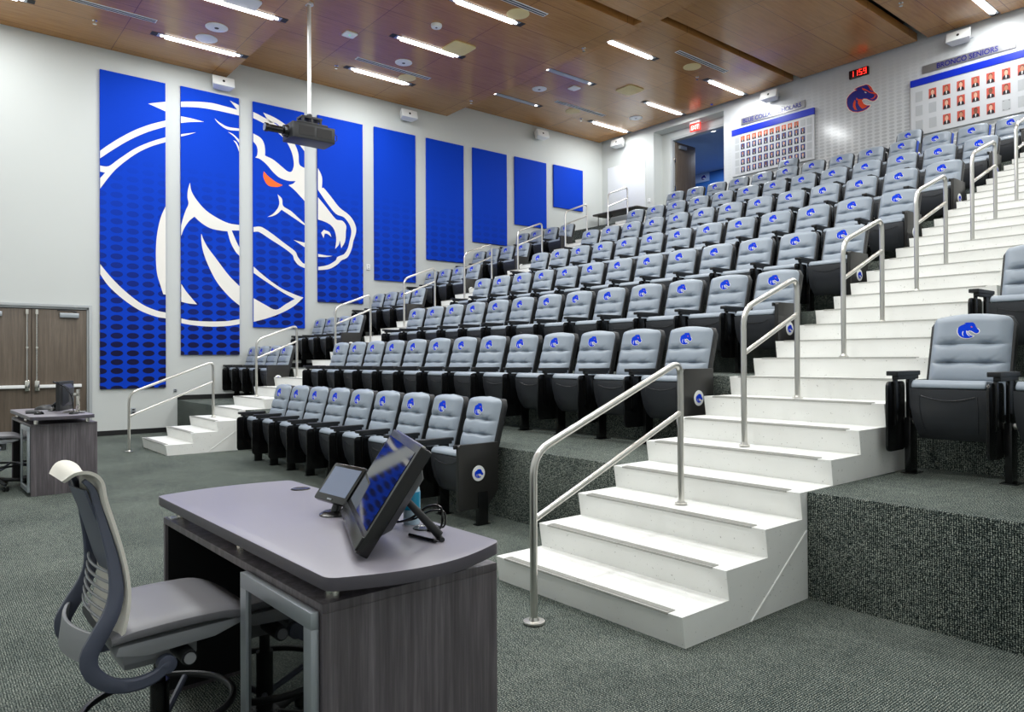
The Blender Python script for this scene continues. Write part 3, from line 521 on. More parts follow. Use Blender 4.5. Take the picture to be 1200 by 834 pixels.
def make_seat():
    t = thing('auditorium_seat', 'seat', 'seat')
    b = make_backrest().build('backrest', M['leather'], t)
    e = MB(); emblem(e, 0.15, lambda x, z, d: (x, back_front(x, 1.018+z)-0.0015-d, 1.018+z))
    e.build('horse_emblem', [M['markwhite'], M['logoblue'], M['markorange'], M['markwhite']], b, smooth=False)
    rs = []
    for j in range(13):
        z = 0.40+(1.108-0.40)*j/12; w = (half_w(max(z, 0.45))+0.016)*(0.93 if j == 0 else 1); y = mid_y(z)
        rs.append([(-w, y-0.005, z), (w, y-0.005, z), (w, y+0.055, z), (w*0.8, y+0.078, z), (-w*0.8, y+0.078, z), (-w, y+0.055, z)])
    zt = 1.112; w = HW*0.8; y = mid_y(zt)
    rs.append([(-w, y+0.0, zt+0.006), (w, y+0.0, zt+0.006), (w, y+0.05, zt+0.004), (w*0.8, y+0.06, zt), (-w*0.8, y+0.06, zt), (-w, y+0.05, zt+0.004)])
    MB().rings(rs).build('back_shell', M['black'], t, bevel=0.006, seg=2)
    prof = [(-0.192, 0.612), (-0.182, 0.50), (-0.158, 0.39), (-0.115, 0.30), (-0.065, 0.262), (-0.03, 0.275), (-0.075, 0.34), (-0.115, 0.42), (-0.135, 0.52), (-0.140, 0.612)]
    rs = []
    for s in (-1, 1): rs.append([(s*(0.238 if z > 0.40 else 0.232 if z > 0.31 else 0.215), y, z) for y, z in prof])
    pan = MB().rings(rs)
    pan.m(1).tube([(-0.165+0.33*i/12, -0.1905+0.002*abs(i-6)/6, 0.565-0.03*(1-((i-6)/6)**2)) for i in range(13)], 0.0045, 6)
    for s in (-1, 1): pan.tube([(s*0.175, -0.190, 0.575), (s*0.178, -0.181, 0.48), (s*0.172, -0.160, 0.39), (s*0.16, -0.125, 0.315)], 0.003, 6)
    pan.build('seat_pan', [M['pan'], M['gloss']], t, bevel=0.011)
    prof = [(-0.196, 0.618), (-0.193, 0.645), (-0.165, 0.672), (-0.05, 0.668), (-0.01, 0.62), (0.02, 0.50), (0.02, 0.38), (-0.02, 0.315), (-0.07, 0.33), (-0.11, 0.43), (-0.132, 0.54), (-0.137, 0.612)]
    MB().rings([[(s*0.228, y, z) for y, z in prof] for s in (-1, 1)]).build('seat_cushion', M['leather'], t, bevel=0.014, seg=3)
    hx = 0.30825
    def side(x, tablet):
        leg = MB().box(x-0.021, x+0.021, -0.055, 0.055, 0.008, 0.40).box(x-0.012, x+0.012, -0.05, 0.06, 0.40, 0.70).box(x-0.05, x+0.05, -0.06, 0.09, 0, 0.008)
        leg.cyl((x-0.05, 0.0, 0.375), (x+0.05, 0.0, 0.375), 0.017).build('leg', M['gloss'], t, bevel=0.003)
        MB().m(0).cyl((x-0.058, 0.0, 0.375), (x+0.07, 0.0, 0.375), 0.022, 0.022).build('pivot', M['steel'], t, bevel=0.004)
        MB().prism(fillet([(x-0.048, -0.285), (x+0.030, -0.285), (x+0.028, 0.11), (x-0.034, 0.11)], 0.012), 2, 0.700, 0.732).box(x-0.022, x+0.022, -0.25, 0.09, 0.672, 0.702).build('armrest', M['black'], t, bevel=0.006)
        if tablet:
            MB().prism(tab_poly(), 0, x-0.046, x-0.028).box(x-0.03, x-0.01, -0.22, -0.18, 0.35, 0.69).build('tablet_arm', M['gloss'], t, bevel=0.004)
    side(-hx, True)
    # aisle end
    x = hx
    MB().box(x-0.021, x+0.021, -0.055, 0.055, 0.008, 0.30).box(x-0.06, x+0.012, -0.06, 0.09, 0, 0.008).build('end_leg', M['gloss'], t, bevel=0.003)
    ep = MB().prism([(-0.26, 0.715), (-0.245, 0.735), (0.18, 0.735), (0.18, 0.30), (0.06, 0.16), (-0.25, 0.15), (-0.26, 0.17)], 0, x-0.03, x+0.012).build('end_panel', M['endpanel'], t, bevel=0.004)
    md = MB().lathe([(0.0, 0.004), (0.068, 0.004), (0.070, 0.0), (0.0, 0.0)], (x+0.012, -0.045, 0.47), 28, 0).build('medallion', M['white'], ep)
    e = MB(); emblem(e, 0.105, lambda a, z, d: (x+0.0165+d, -0.045+a, 0.47+z))
    e.build('horse_emblem', [M['markwhite'], M['logoblue'], M['logoblue'], M['markwhite']], md, smooth=False)
    MB().box(x-0.05, x-0.03, -0.28, 0.05, 0.695, 0.732).build('end_armrest', M['black'], t, bevel=0.006)
    return t
seat0 = make_seat(); used = []
END = ('end_leg', 'end_panel', 'end_armrest')
def place_seat(x, y, z, label, group, end):
    r = dup(seat0, (x, y, z), label, group=group, skip=() if end else END); used.append(r); return r
def ly(n): return (4*n-1)*T-0.25
PM = 0.6165
for n in range(1, 9):
    cnt = 9 if n == 1 else 13; x0 = -1.678 if n == 1 else -0.443; pit = 0.6125 if n == 1 else PM
    row = 'front row on the floor' if n == 1 else ORD[n-1]+' row up'
    for k in range(cnt):
        place_seat(x0-pit*k, ly(n), level(n), 'grey seat in middle block, %s, %s from the wide stairs' % (row, ORD[k]), 'middle block seats, '+row, k == 0)
for n in range(2, 8):
    for k in range(4):
        place_seat(-10.242-0.617*k, ly(n), level(n), 'grey seat by the blue panels, %s row up, %s from the far stairs' % (ORD[n-1], ORD[k]), 'seats by the blue panels', k == 0)
for n, cn in ((2, 2), (3, 2)):
    for k in range(cn):
        place_seat(1.955+PM*k, ly(n)+0.03, level(n), 'grey seat on the camera side of the wide stairs, %s row up, %s from steps' % (ORD[n-1], ORD[k]), 'seats across the wide stairs', False)
place_seat(-5.68, 13.43, 5.28, 'lone grey seat on the top landing in front of the scholars board', 'lone seats on the top landing', True)
place_seat(-2.84, 13.43, 5.28, 'lone grey seat on the top landing in front of the seniors board', 'lone seats on the top landing', True)
for r in used:
    if r['label'].startswith('grey seat in middle block, eighth row up') and any(('%s from the wide' % w_) in r['label'] for w_ in ('second', 'third', 'fourth')):
        MB().prism([(mid_y(0.70)-0.01, 0.70), (mid_y(0.70)+0.07, 0.70), (mid_y(1.07)+0.07, 1.07), (mid_y(1.07)-0.01, 1.07)], 0, 0.266, 0.274).build('blue_side_cover', M['turq'], r, bevel=0.002)['label'] = 'blue side cover'
def kill(o):
    for c in list(o.children): kill(c)
    bpy.data.objects.remove(o)
kill(seat0)
# ------------------------------------------------------------------ ceiling fixtures
ZC = {'A': 7.72, 'B': 8.08, 'C': 8.45}
TN = {'A': 'the lowest ceiling tier', 'B': 'the middle ceiling tier', 'C': 'the highest ceiling tier'}
COLN = {-11.1: 'first column from blue panel wall', -9.05: 'second column from blue panel wall', -7.05: 'third column from blue panel wall', -5.0: 'fourth column', -3.1: 'fifth column', -1.27: 'column above the seniors board', 0.8: 'seventh column', 2.8: 'eighth column'}
def linear_light(x, y0, tier, on, where):
    z = ZC[tier]; yc = y0+0.915
    t = thing('ceiling_light', '%s light tube, %s, %s, %s' % ('lit' if on else 'unlit', TN[tier].replace('the ', ''), where, COLN[x]), 'ceiling light', (x, yc, z), group='linear ceiling lights')
    MB().box(-0.085, 0.085, -0.915, 0.915, -0.004, 0.004).build('housing', M['slot'], t, smooth=False)
    MB().box(-0.078, 0.078, -0.80, 0.80, -0.008, -0.002).build('trim_plate', M['alu'], t, smooth=False)
    if on: MB().prism(fillet([(-0.072, -0.006), (0.072, -0.006), (0.055, -0.038), (-0.055, -0.038)], 0.014, 3), 1, -0.66, 0.66).build('light_tube', M['tube'], t)
    else: MB().prism([(-0.035, -0.006), (0.035, -0.006), (0.03, -0.014), (-0.03, -0.014)], 1, -0.66, 0.66).build('light_tube', M['tubeoff'], t, smooth=False)
    for s in (-1, 1): MB().lathe([(0.0, -0.022), (0.028, -0.022), (0.036, -0.008), (0.0, -0.008)], (0, s*0.72, 0), 16).build('end_spot', M['spot'], t)
    if on:
        L = bpy.data.lights.new('ceiling_lamp', 'AREA'); L.shape = 'RECTANGLE'; L.size = 0.08; L.size_y = 1.25; L.energy = POWER*(1.1 if y0 < 0 else 1.0); L.color = (0.955, 0.995, 1.0)
        lo = bpy.data.objects.new('ceiling_lamp', L); COL.objects.link(lo); lo.parent = t; lo.location = (0, 0, -0.045)
POWER = 56.0
for x in (-11.1, -9.05, -7.05, -5.0, -3.1, -1.27, 0.8, 2.8):  # out-of-view ones, front row included, are added to light desk and stairs
    linear_light(x, -3.25, 'A', True, 'front row')
    linear_light(x, 0.43, 'A', True, 'rear row')
    linear_light(x, 4.43, 'B', True, 'single row')
    if x in (-5.0, -3.1): continue
    linear_light(x, 8.52, 'C', x not in (-11.1, -9.05), 'front row')
    linear_light(x, 12.21, 'C', True, 'rear row')
def vent(x, y0, tier, where):
    t = thing('air_vent', 'white slotted air vent in %s, %s' % (TN[tier], where), 'vent', (x, y0+0.95, ZC[tier]), group='slotted ceiling vents')
    MB().box(-0.075, 0.075, -0.95, 0.95, -0.008, 0.004).build('vent_frame', M['white'], t, bevel=0.003, seg=1)
    for s in (-1, 1): MB().box(s*0.032-0.018, s*0.032+0.018, -0.93, 0.93, -0.010, -0.004).build('slot_opening', M['slot'], t, smooth=False)
vent(-10.55, -1.5, 'A', 'near the double door'); vent(-10.52, 4.42, 'B', 'near the blue panel wall'); vent(-6.45, 4.43, 'B', 'third column inward')
vent(-10.52, 10.36, 'C', 'near the blue panel wall'); vent(-6.45, 10.34, 'C', 'before the scholars board')
def disc(name, label, cat, x, y, tier, r, mat, grp, dark=False, h=0.02):
    t = thing(name, label, cat, (x, y, ZC[tier]), group=grp)
    MB().lathe([(0, -h), (r*0.86, -h), (r, -h*0.5), (r, 0.0), (0, 0.0)], n=28).build('cover', mat, t)
    if dark: MB().lathe([(0, -h-0.004), (r*0.18, -h-0.004), (r*0.2, -h), (0, -h)], n=14).build('lens', M['slot'], t)
disc('ceiling_speaker', 'white round speaker with dark centre in the lowest ceiling tier', 'speaker', -10.1, 1.33, 'A', 0.2, M['white'], 'round ceiling devices', True)
disc('ceiling_speaker', 'white round grille beside a lit tube in the lowest ceiling tier', 'speaker', -10.71, 1.33, 'A', 0.2, M['white'], 'round ceiling devices')
disc('ceiling_speaker', 'white round speaker in the middle ceiling tier near the slotted vent', 'speaker', -10.08, 5.35, 'B', 0.19, M['white'], 'round ceiling devices', True)
disc('ceiling_speaker', 'beige round grille at the end of the light nearest the blue panel wall, middle tier', 'speaker', -10.79, 5.87, 'B', 0.21, M['beige'], 'round ceiling devices')
disc('ceiling_speaker', 'beige round grille near the third light of the middle ceiling tier', 'speaker', -6.74, 5.87, 'B', 0.22, M['beige'], 'round ceiling devices')
disc('ceiling_speaker', 'white round speaker between the two unlit lights in the highest ceiling tier', 'speaker', -10.13, 9.42, 'C', 0.19, M['white'], 'round ceiling devices', True)
disc('ceiling_speaker', 'white round speaker between the rear lights of the highest ceiling tier', 'speaker', -10.08, 13.11, 'C', 0.19, M['white'], 'round ceiling devices', True)
disc('ceiling_speaker', 'beige round grille near the vent by the blue panel wall, highest tier', 'speaker', -10.8, 11.27, 'C', 0.21, M['beige'], 'round ceiling devices')
disc('ceiling_speaker', 'beige round grille near the vent before the scholars board, highest tier', 'speaker', -6.78, 11.33, 'C', 0.21, M['beige'], 'round ceiling devices')
disc('smoke_detector', 'small white smoke detector in the middle ceiling tier', 'smoke detector', -8.1, 4.91, 'B', 0.11, M['white'], None, True, 0.06)
disc('ceiling_sensor', 'tiny blue sensor on the ceiling edge above the open door', 'sensor', -8.03, 13.88, 'C', 0.035, M['barblue'], None)
def square(name, label, cat, x, y, tier, s, mat, grp, led=False):
    t = thing(name, label, cat, (x, y, ZC[tier]), group=grp)
    MB().prism(fillet([(-s, -s), (s, -s), (s, s), (-s, s)], s*0.35), 2, -0.025, 0.0).build('cover', mat, t, bevel=0.006)
    if led: MB().lathe([(0, -0.03), (0.012, -0.03), (0.014, -0.025), (0, -0.025)], n=10).build('status_light', LED, t)
LED = pr('green_led', rgb(60, 220, 120), 0.4, emit=rgb(60, 230, 120), es=3.0, var=0)
square('ceiling_speaker', 'pale square grille beside a lit tube in the lowest ceiling tier', 'speaker', -8.86, 1.37, 'A', 0.28, M['white'], 'square ceiling devices')
square('ceiling_speaker', 'beige square grille beside the second light of the middle ceiling tier', 'speaker', -8.69, 5.87, 'B', 0.28, M['beige'], 'square ceiling devices')
square('ceiling_speaker', 'beige square grille in the highest ceiling tier', 'speaker', -8.71, 11.29, 'C', 0.28, M['beige'], 'square ceiling devices')
square('ceiling_access_point', 'white wireless box with a green light in the middle ceiling tier', 'access point', -9.54, 3.77, 'B', 0.13, M['white'], 'wireless boxes', True)
square('ceiling_access_point', 'white wireless box in the highest ceiling tier', 'access point', -9.52, 10.08, 'C', 0.13, M['white'], 'wireless boxes')
for x, y, tr, wh in ((-11.21, -0.49, 'A', 'near the double door'), (-11.18, 4.27, 'B', 'front corner by the blue panels'), (-11.09, 7.94, 'B', 'rear edge by the blue panels'), (-7.04, 7.94, 'B', 'rear edge, third column'), (-11.12, 11.92, 'C', 'by the blue panels'), (-7.09, 11.95, 'C', 'before the scholars board'), (-2.27, 11.95, 'C', 'before the seniors board')):
    t = thing('ceiling_sprinkler', 'small chrome sprinkler head in %s, %s' % (TN[tr], wh), 'sprinkler', (x, y, ZC[tr]), group='sprinkler heads')
    MB().lathe([(0.045, 0), (0.045, -0.006), (0.018, -0.012), (0.012, -0.06), (0.0, -0.06)], n=14).build('sprinkler_body', M['chrome'], t)
    MB().lathe([(0, -0.07), (0.035, -0.07), (0.035, -0.066), (0, -0.066)], n=12).tube([(0.012, 0, -0.05), (0.02, 0, -0.066)], 0.003, 6).tube([(-0.012, 0, -0.05), (-0.02, 0, -0.066)], 0.003, 6).build('deflector', M['chrome'], t)
# ------------------------------------------------------------------ loudspeakers on the walls
def wall_speaker(loc, rz, label):
    t = thing('wall_mounted_loudspeaker', label, 'loudspeaker', loc, rz, 'white wall loudspeakers')
    # local: +x along the wall, -y into the room
    MB().prism(fillet([(-0.24, -0.28), (0.24, -0.28), (0.17, -0.07), (-0.17, -0.07)], 0.03), 2, -0.105, 0.105).build('cabinet', M['white'], t, bevel=0.012, mat=Matrix.Rotation(math.radians(-14), 4, 'X'))
    MB().lathe([(0.0, -0.285), (0.028, -0.285), (0.028, -0.278), (0.0, -0.278)], (0.0, 0, 0.0), 14, 1).build('badge', M['slot'], t, mat=Matrix.Rotation(math.radians(-14), 4, 'X'))
    MB().box(-0.05, 0.05, -0.09, 0.0, -0.06, 0.06).tube([(0.0, -0.02, -0.02), (0.23, -0.10, -0.02)], 0.012).build('wall_bracket', M['alu'], t)
for y, z, s in ((2.13, 7.46, 'above the second panel'), (6.80, 7.74, 'between the fifth and sixth panels'), (11.4, 8.12, 'above the eighth panel')):
    wall_speaker((XL, y, z), PI/2, 'white loudspeaker high on the blue panel wall, '+s)
for x, s in ((-11.6, 'in the corner beside the door alcove'), (-6.35, 'above the scholars board'), (-1.95, 'above the seniors board')):
    wall_speaker((x, YB, 8.19), 0.0, 'white loudspeaker high on the back wall, '+s)
# ------------------------------------------------------------------ projector on its pole
t = thing('projector', 'black long-lens projector hanging from the ceiling on a white pole', 'projector', (-8.85, 2.60, 5.55))
MB().cyl((0, 0, 0.42), (0, 0, 2.53), 0.034, n=16).lathe([(0.08, 2.53), (0.08, 2.50), (0.03, 2.49)], n=16).build('ceiling_pole', M['poleWhite'], t)
MB().prism(fillet([(-0.24, -0.42), (0.24, -0.42), (0.24, 0.40), (-0.24, 0.40)], 0.03), 2, -0.06, 0.22).build('projector_body', M['black'], t, bevel=0.012)
for ya, yb_ in ((-0.30, -0.01), (0.04, 0.33)): MB().box(0.238, 0.246, ya, yb_, 0.0, 0.17).build('vent_grille', M['slot'], t)
MB().cyl((0, -0.40, 0.08), (0, -0.50, 0.08), 0.12, 0.10, 20).cyl((0, -0.50, 0.08), (0, -0.78, 0.08), 0.065, 0.065, 20).cyl((0, -0.78, 0.08), (0, -0.84, 0.08), 0.075, 0.08, 20).build('lens_barrel', M['gloss'], t, bevel=0.003)
MB().cyl((0, -0.838, 0.08), (0, -0.845, 0.08), 0.06, 0.06, 20).build('lens_glass', M['alu'], t)
b = MB().box(-0.18, 0.18, -0.30, 0.28, 0.24, 0.27).box(-0.12, 0.12, -0.20, 0.20, 0.36, 0.40)
for sx in (-0.10, 0.10):
    for sy in (-0.17, 0.0, 0.17): b.box(sx-0.015, sx+0.015, sy-0.02, sy+0.02, 0.26, 0.38)
b.lathe([(0.05, 0.40), (0.05, 0.46), (0.03, 0.48)], n=14).build('mount_bracket', M['black'], t, bevel=0.003)
t_ = MB().tube([(0.15, 0.41, 0.15), (0.16, 0.47, 0.12), (0.16, 0.47, 0.04), (0.15, 0.41, 0.0)], 0.008, 6).build('cable_loop', M['black'], t)
# ------------------------------------------------------------------ boards, clock, emblem, exit sign on the back wall
def person_card(parent, x, z, w, h, back, seed):
    rd = random.Random(seed); sk = rd.choice([0, 0, 0, 1, 1, 2]); hairy = rd.random() < 0.75
    b = MB().m(0).box(-w/2, w/2, -0.004, 0, -h/2, h/2)
    dx = rd.uniform(-0.05, 0.05)*w
    def flat(poly, y): b.add([(p[0]*w+dx*0, y, p[1]*h) for p in poly], [list(range(len(poly)))])
    b.m(1); flat([(-0.44, -0.5), (0.44, -0.5), (0.40, -0.24), (0.20, -0.12), (-0.20, -0.12), (-0.40, -0.24)], -0.0045)
    b.m(2); flat([(-0.10, -0.13), (0.10, -0.13), (0.03, -0.45), (-0.03, -0.45)], -0.005)
    b.m(4); flat([(0.24*math.cos(a)+dx, 0.20+0.24*math.sin(a)) for a in [i*PI/7 for i in range(14)]], -0.005)
    b.m(3); flat([(0.215*math.cos(a)+dx, (0.10 if hairy else 0.14)+0.26*math.sin(a)) for a in [i*PI/8 for i in range(16)]], -0.0055)
    return b.build('portrait_card', [back, M['suit'], M['shirt'], M['skin'][sk], M['hair']], parent, loc=(x, 0, z), smooth=False)
def blank(parent, x, z, w, h): MB().box(x-w/2, x+w/2, -0.003, 0, z-h/2, z+h/2).build('empty_card_slot', M['slotgrey'], parent, smooth=False)
yb = YB-0.05
b1 = thing('picture_board', 'white board of small portrait cards under a blue bar, headed BLUE COLLAR SCHOLARS', 'photo board', (0, yb, 0))
MB().box(-7.577, -5.24, 0.0, 0.049, 6.39, 7.50).build('board_face', M['board'], b1, bevel=0.006, smooth=False)
MB().box(-7.58, -5.237, -0.012, 0.049, 7.50, 7.665).build('header_bar', M['barblue'], b1, bevel=0.005, smooth=False)
zr = (7.357, 7.158, 6.95, 6.745, 6.54)
for r, z in enumerate(zr):
    for c in range(12):
        x = -7.245+0.1708*c
        if (r == 0 and c < 10) or (r > 0 and c < 11): person_card(b1, x, z, 0.115, 0.155, M['cardorange'] if r == 0 else M['cardblue'], r*20+c)
        else: blank(b1, x, z, 0.125, 0.165)
    blank(b1, -7.416, z, 0.125, 0.165)
pl = thing('name_sign', 'grey plaque reading BLUE COLLAR SCHOLARS above its photo board', 'plaque', (0, YB, 0))
MB().box(-7.315, -5.485, -0.02, 0.0, 7.745, 7.935).build('plaque_plate', M['plaque'], pl, bevel=0.004, smooth=False)
text_mesh('lettering', 'BLUE COLLAR SCHOLARS', M['logonavy'], pl, 1.66, 0.115, wall_frame(-6.42, -0.024, 7.842))
b2 = thing('picture_board', 'white board of larger portrait cards under a blue bar, headed BRONCO SENIORS', 'photo board', (0, yb, 0))
MB().box(-2.985, 0.20, 0.0, 0.049, 6.39, 7.485).build('board_face', M['board'], b2, bevel=0.006, smooth=False)
MB().box(-2.988, 0.203, -0.012, 0.049, 7.485, 7.635).build('header_bar', M['barblue'], b2, bevel=0.005, smooth=False)
for r, (z, s, e) in enumerate(((7.243, 1, 8), (6.935, 2, 7), (6.605, 2, 6))):
    for c in range(11):
        x = -2.807+0.277*c
        if s <= c < e: person_card(b2, x, z, 0.15, 0.215, M['cardred'], 200+r*20+c)
        else: blank(b2, x, z, 0.15, 0.22)
for sx in (-0.05, 0.05):
    for sz in (-0.09, 0.09): MB().lathe([(0, -0.008), (0.008, -0.008), (0.008, 0)], (-2.807+0.277*6+sx, 0, 6.605+sz), 8, 1).build('slot_pin', M['slot'], b2)
pl = thing('name_sign', 'grey plaque reading BRONCO SENIORS above its photo board', 'plaque', (0, YB, 0))
MB().box(-2.75, -1.87, -0.02, 0.0, 7.735, 7.905).box(-1.862, -0.985, -0.02, 0.0, 7.735, 7.905).build('plaque_plate', M['plaque'], pl, bevel=0.004, smooth=False)
text_mesh('lettering', 'BRONCO SENIORS', M['logonavy'], pl, 1.16, 0.112, wall_frame(-1.87, -0.024, 7.82))
em = thing('wall_mounted_emblem', 'orange and blue horse head emblem on the dotted back wall', 'emblem', (-4.08, YB, 7.58)); em['kind'] = 'thing'
e = MB(); emblem(e, 0.78, lambda a, z, d: (a, -d, z), True)
e.build('horse_emblem', [M['markwhite'], M['logonavy'], M['logoorange']], em, smooth=False)
ck = thing('digital_clock', 'red digital clock reading 11 59 above the horse emblem', 'clock', (-4.135, YB, 8.185))
MB().box(-0.225, 0.225, -0.06, 0, -0.095, 0.095).build('clock_case', M['clockbody'], ck, bevel=0.006)
SEG = {'1': 'bc', '5': 'afgcd', '9': 'abcdfg'}
for i, ch in enumerate('1159'):
    cx = -0.150+0.100*i; b = MB(); w, h, tk = 0.066, 0.130, 0.012
    S_ = {'a': (-w/2, w/2, h/2-tk, h/2), 'g': (-w/2, w/2, -tk/2, tk/2), 'd': (-w/2, w/2, -h/2, -h/2+tk), 'b': (w/2-tk, w/2, 0, h/2), 'c': (w/2-tk, w/2, -h/2, 0), 'f': (-w/2, -w/2+tk, 0, h/2), 'e': (-w/2, -w/2+tk, -h/2, 0)}
    for s in SEG[ch]:
        a0, a1, c0, c1 = S_[s]; b.box(cx+a0, cx+a1, -0.064, -0.059, c0, c1)
    b.build('lit_digit', M['red'], ck, smooth=False)
ex = thing('exit_sign', 'red lit EXIT sign hanging above the open door', 'exit sign', (-8.905, 14.33, 8.12))
MB().box(-0.17, 0.17, -0.025, 0.025, -0.10, 0.12).build('sign_face', M['exitred'], ex, bevel=0.004)
MB().box(-0.18, 0.18, -0.035, 0.035, 0.12, 0.18).build('sign_housing', M['white'], ex, bevel=0.006)
text_mesh('lettering', 'EXIT', M['exitwhite'], ex, 0.26, 0.13, wall_frame(0, -0.026, 0.0))
wb = MB().box(-0.77, 0.77, -0.022, -0.001, -0.87, 0.87).build('wall_mounted_blank_board', M['whiteboard'], loc=(-11.43, YB, 6.72), bevel=0.006)
tag(wb, 'large pale blank panel on the back wall near the corner', 'panel'); wb['kind'] = 'thing'
def plate(name, label, cat, loc, d, mat, mat2, nparts=2):
    t = thing(name, label, cat, loc)
    MB().cbox((0, 0, 0), d).build('cover_plate', mat, t, bevel=0.003)
    for s in (-1, 1):
        o = (0.0, 0.0, s*d[2]*0.22); f = [d[0]*0.5, d[1]*0.5, d[2]*0.18]; k = 0 if d[0] < d[1] else 1; f[k] = d[k]+0.006
        MB().cbox(o, f).build('socket_face', mat2, t)
plate('wall_outlet', 'grey power outlet low on the wall beside the far stairs', 'outlet', (XL+0.006, 0.40, 0.47), (0.012, 0.09, 0.13), M['alu'], M['slot'])
plate('wall_outlet', 'grey data outlet low on the wall above the first carpet tier', 'outlet', (XL+0.006, 1.20, 0.86), (0.012, 0.07, 0.07), M['alu'], M['slot'])
plate('thermostat', 'small white thermostat on the wall between the blue panels', 'thermostat', (XL+0.012, 5.73, 3.80), (0.024, 0.09, 0.14), M['white'], M['frame'])
plate('light_switch', 'white light switch on the back wall beside the door alcove', 'switch', (-10.52, YB-0.006, 6.27), (0.09, 0.012, 0.13), M['white'], M['frame'])
# hall beyond the door: poster and two downlights
ps = thing('hall_poster', 'pale poster with blue horse emblem in the hall beyond the door', 'poster', (-12.15, 18.89, 7.96))
MB().box(-0.48, 0.48, -0.02, 0, -0.15, 0.17).build('poster_sheet', M['hallceil'], ps)
e = MB(); emblem(e, 0.24, lambda a, z, d: (a+0.25, -0.021-d, z)); e.build('horse_emblem', [M['markwhite'], M['logonavy'], M['logonavy'], M['markwhite']], ps, smooth=False)
for x, y, s in ((-9.10, 14.88, 'first'), (-8.77, 14.97, 'second')):
    t = thing('hall_downlight', 'bright round downlight in the hall ceiling, %s from the door leaf' % s, 'downlight', (x, y, 8.12), group='hall downlights')
    MB().lathe([(0, -0.02), (0.07, -0.02), (0.08, 0), (0, 0)], n=18).build('light_lens', M['spot'], t)
    MB().lathe([(0.08, 0), (0.10, -0.012), (0.11, 0)], n=18).build('trim_ring', M['white'], t)
# ------------------------------------------------------------------ folding table on the top landing
ft = thing('folding_table', 'dark folding table standing on the top landing in the corner', 'table', (-11.35, 13.85, 5.28))
MB().prism(fillet([(-0.93, -0.32), (0.93, -0.32), (0.93, 0.30), (-0.93, 0.30)], 0.06), 2, 0.70, 0.745).build('tabletop', M['tabletop'], ft, bevel=0.008)
for s in (-1, 1):
    MB().tube([(s*0.72, -0.25, 0.0), (s*0.72, -0.25, 0.69), (s*0.72, 0.22, 0.69), (s*0.72, 0.22, 0.0)], 0.014, 8).tube([(s*0.72, -0.25, 0.3), (s*0.72, 0.22, 0.3)], 0.011, 8).tube([(s*0.72, 0.0, 0.3), (s*0.36, 0.0, 0.69)], 0.012, 8).build('folding_leg', M['black'], ft)
bx = thing('cardboard_box', 'pale grey box stored under the folding table', 'box', (-11.32, 13.80, 5.28))
MB().box(-0.28, 0.28, -0.2, 0.2, 0, 0.24).build('box_body', M['white'], bx, bevel=0.01)
MB().box(-0.29, 0.29, -0.21, 0.21, 0.24, 0.27).build('box_lid', M['frame'], bx, bevel=0.008)
def smooth3(p, sub=5):
    out = []
    for i in range(len(p)-1):
        a, b, c, d = [Vector(p[max(0, min(len(p)-1, i+k))]) for k in (-1, 0, 1, 2)]
        for k in range(sub):
            t_ = k/sub; out.append(0.5*((2*b)+(c-a)*t_+(2*a-5*b+4*c-d)*t_**2+(3*b-a-3*c+d)*t_**3))
    return out+[Vector(p[-1])]
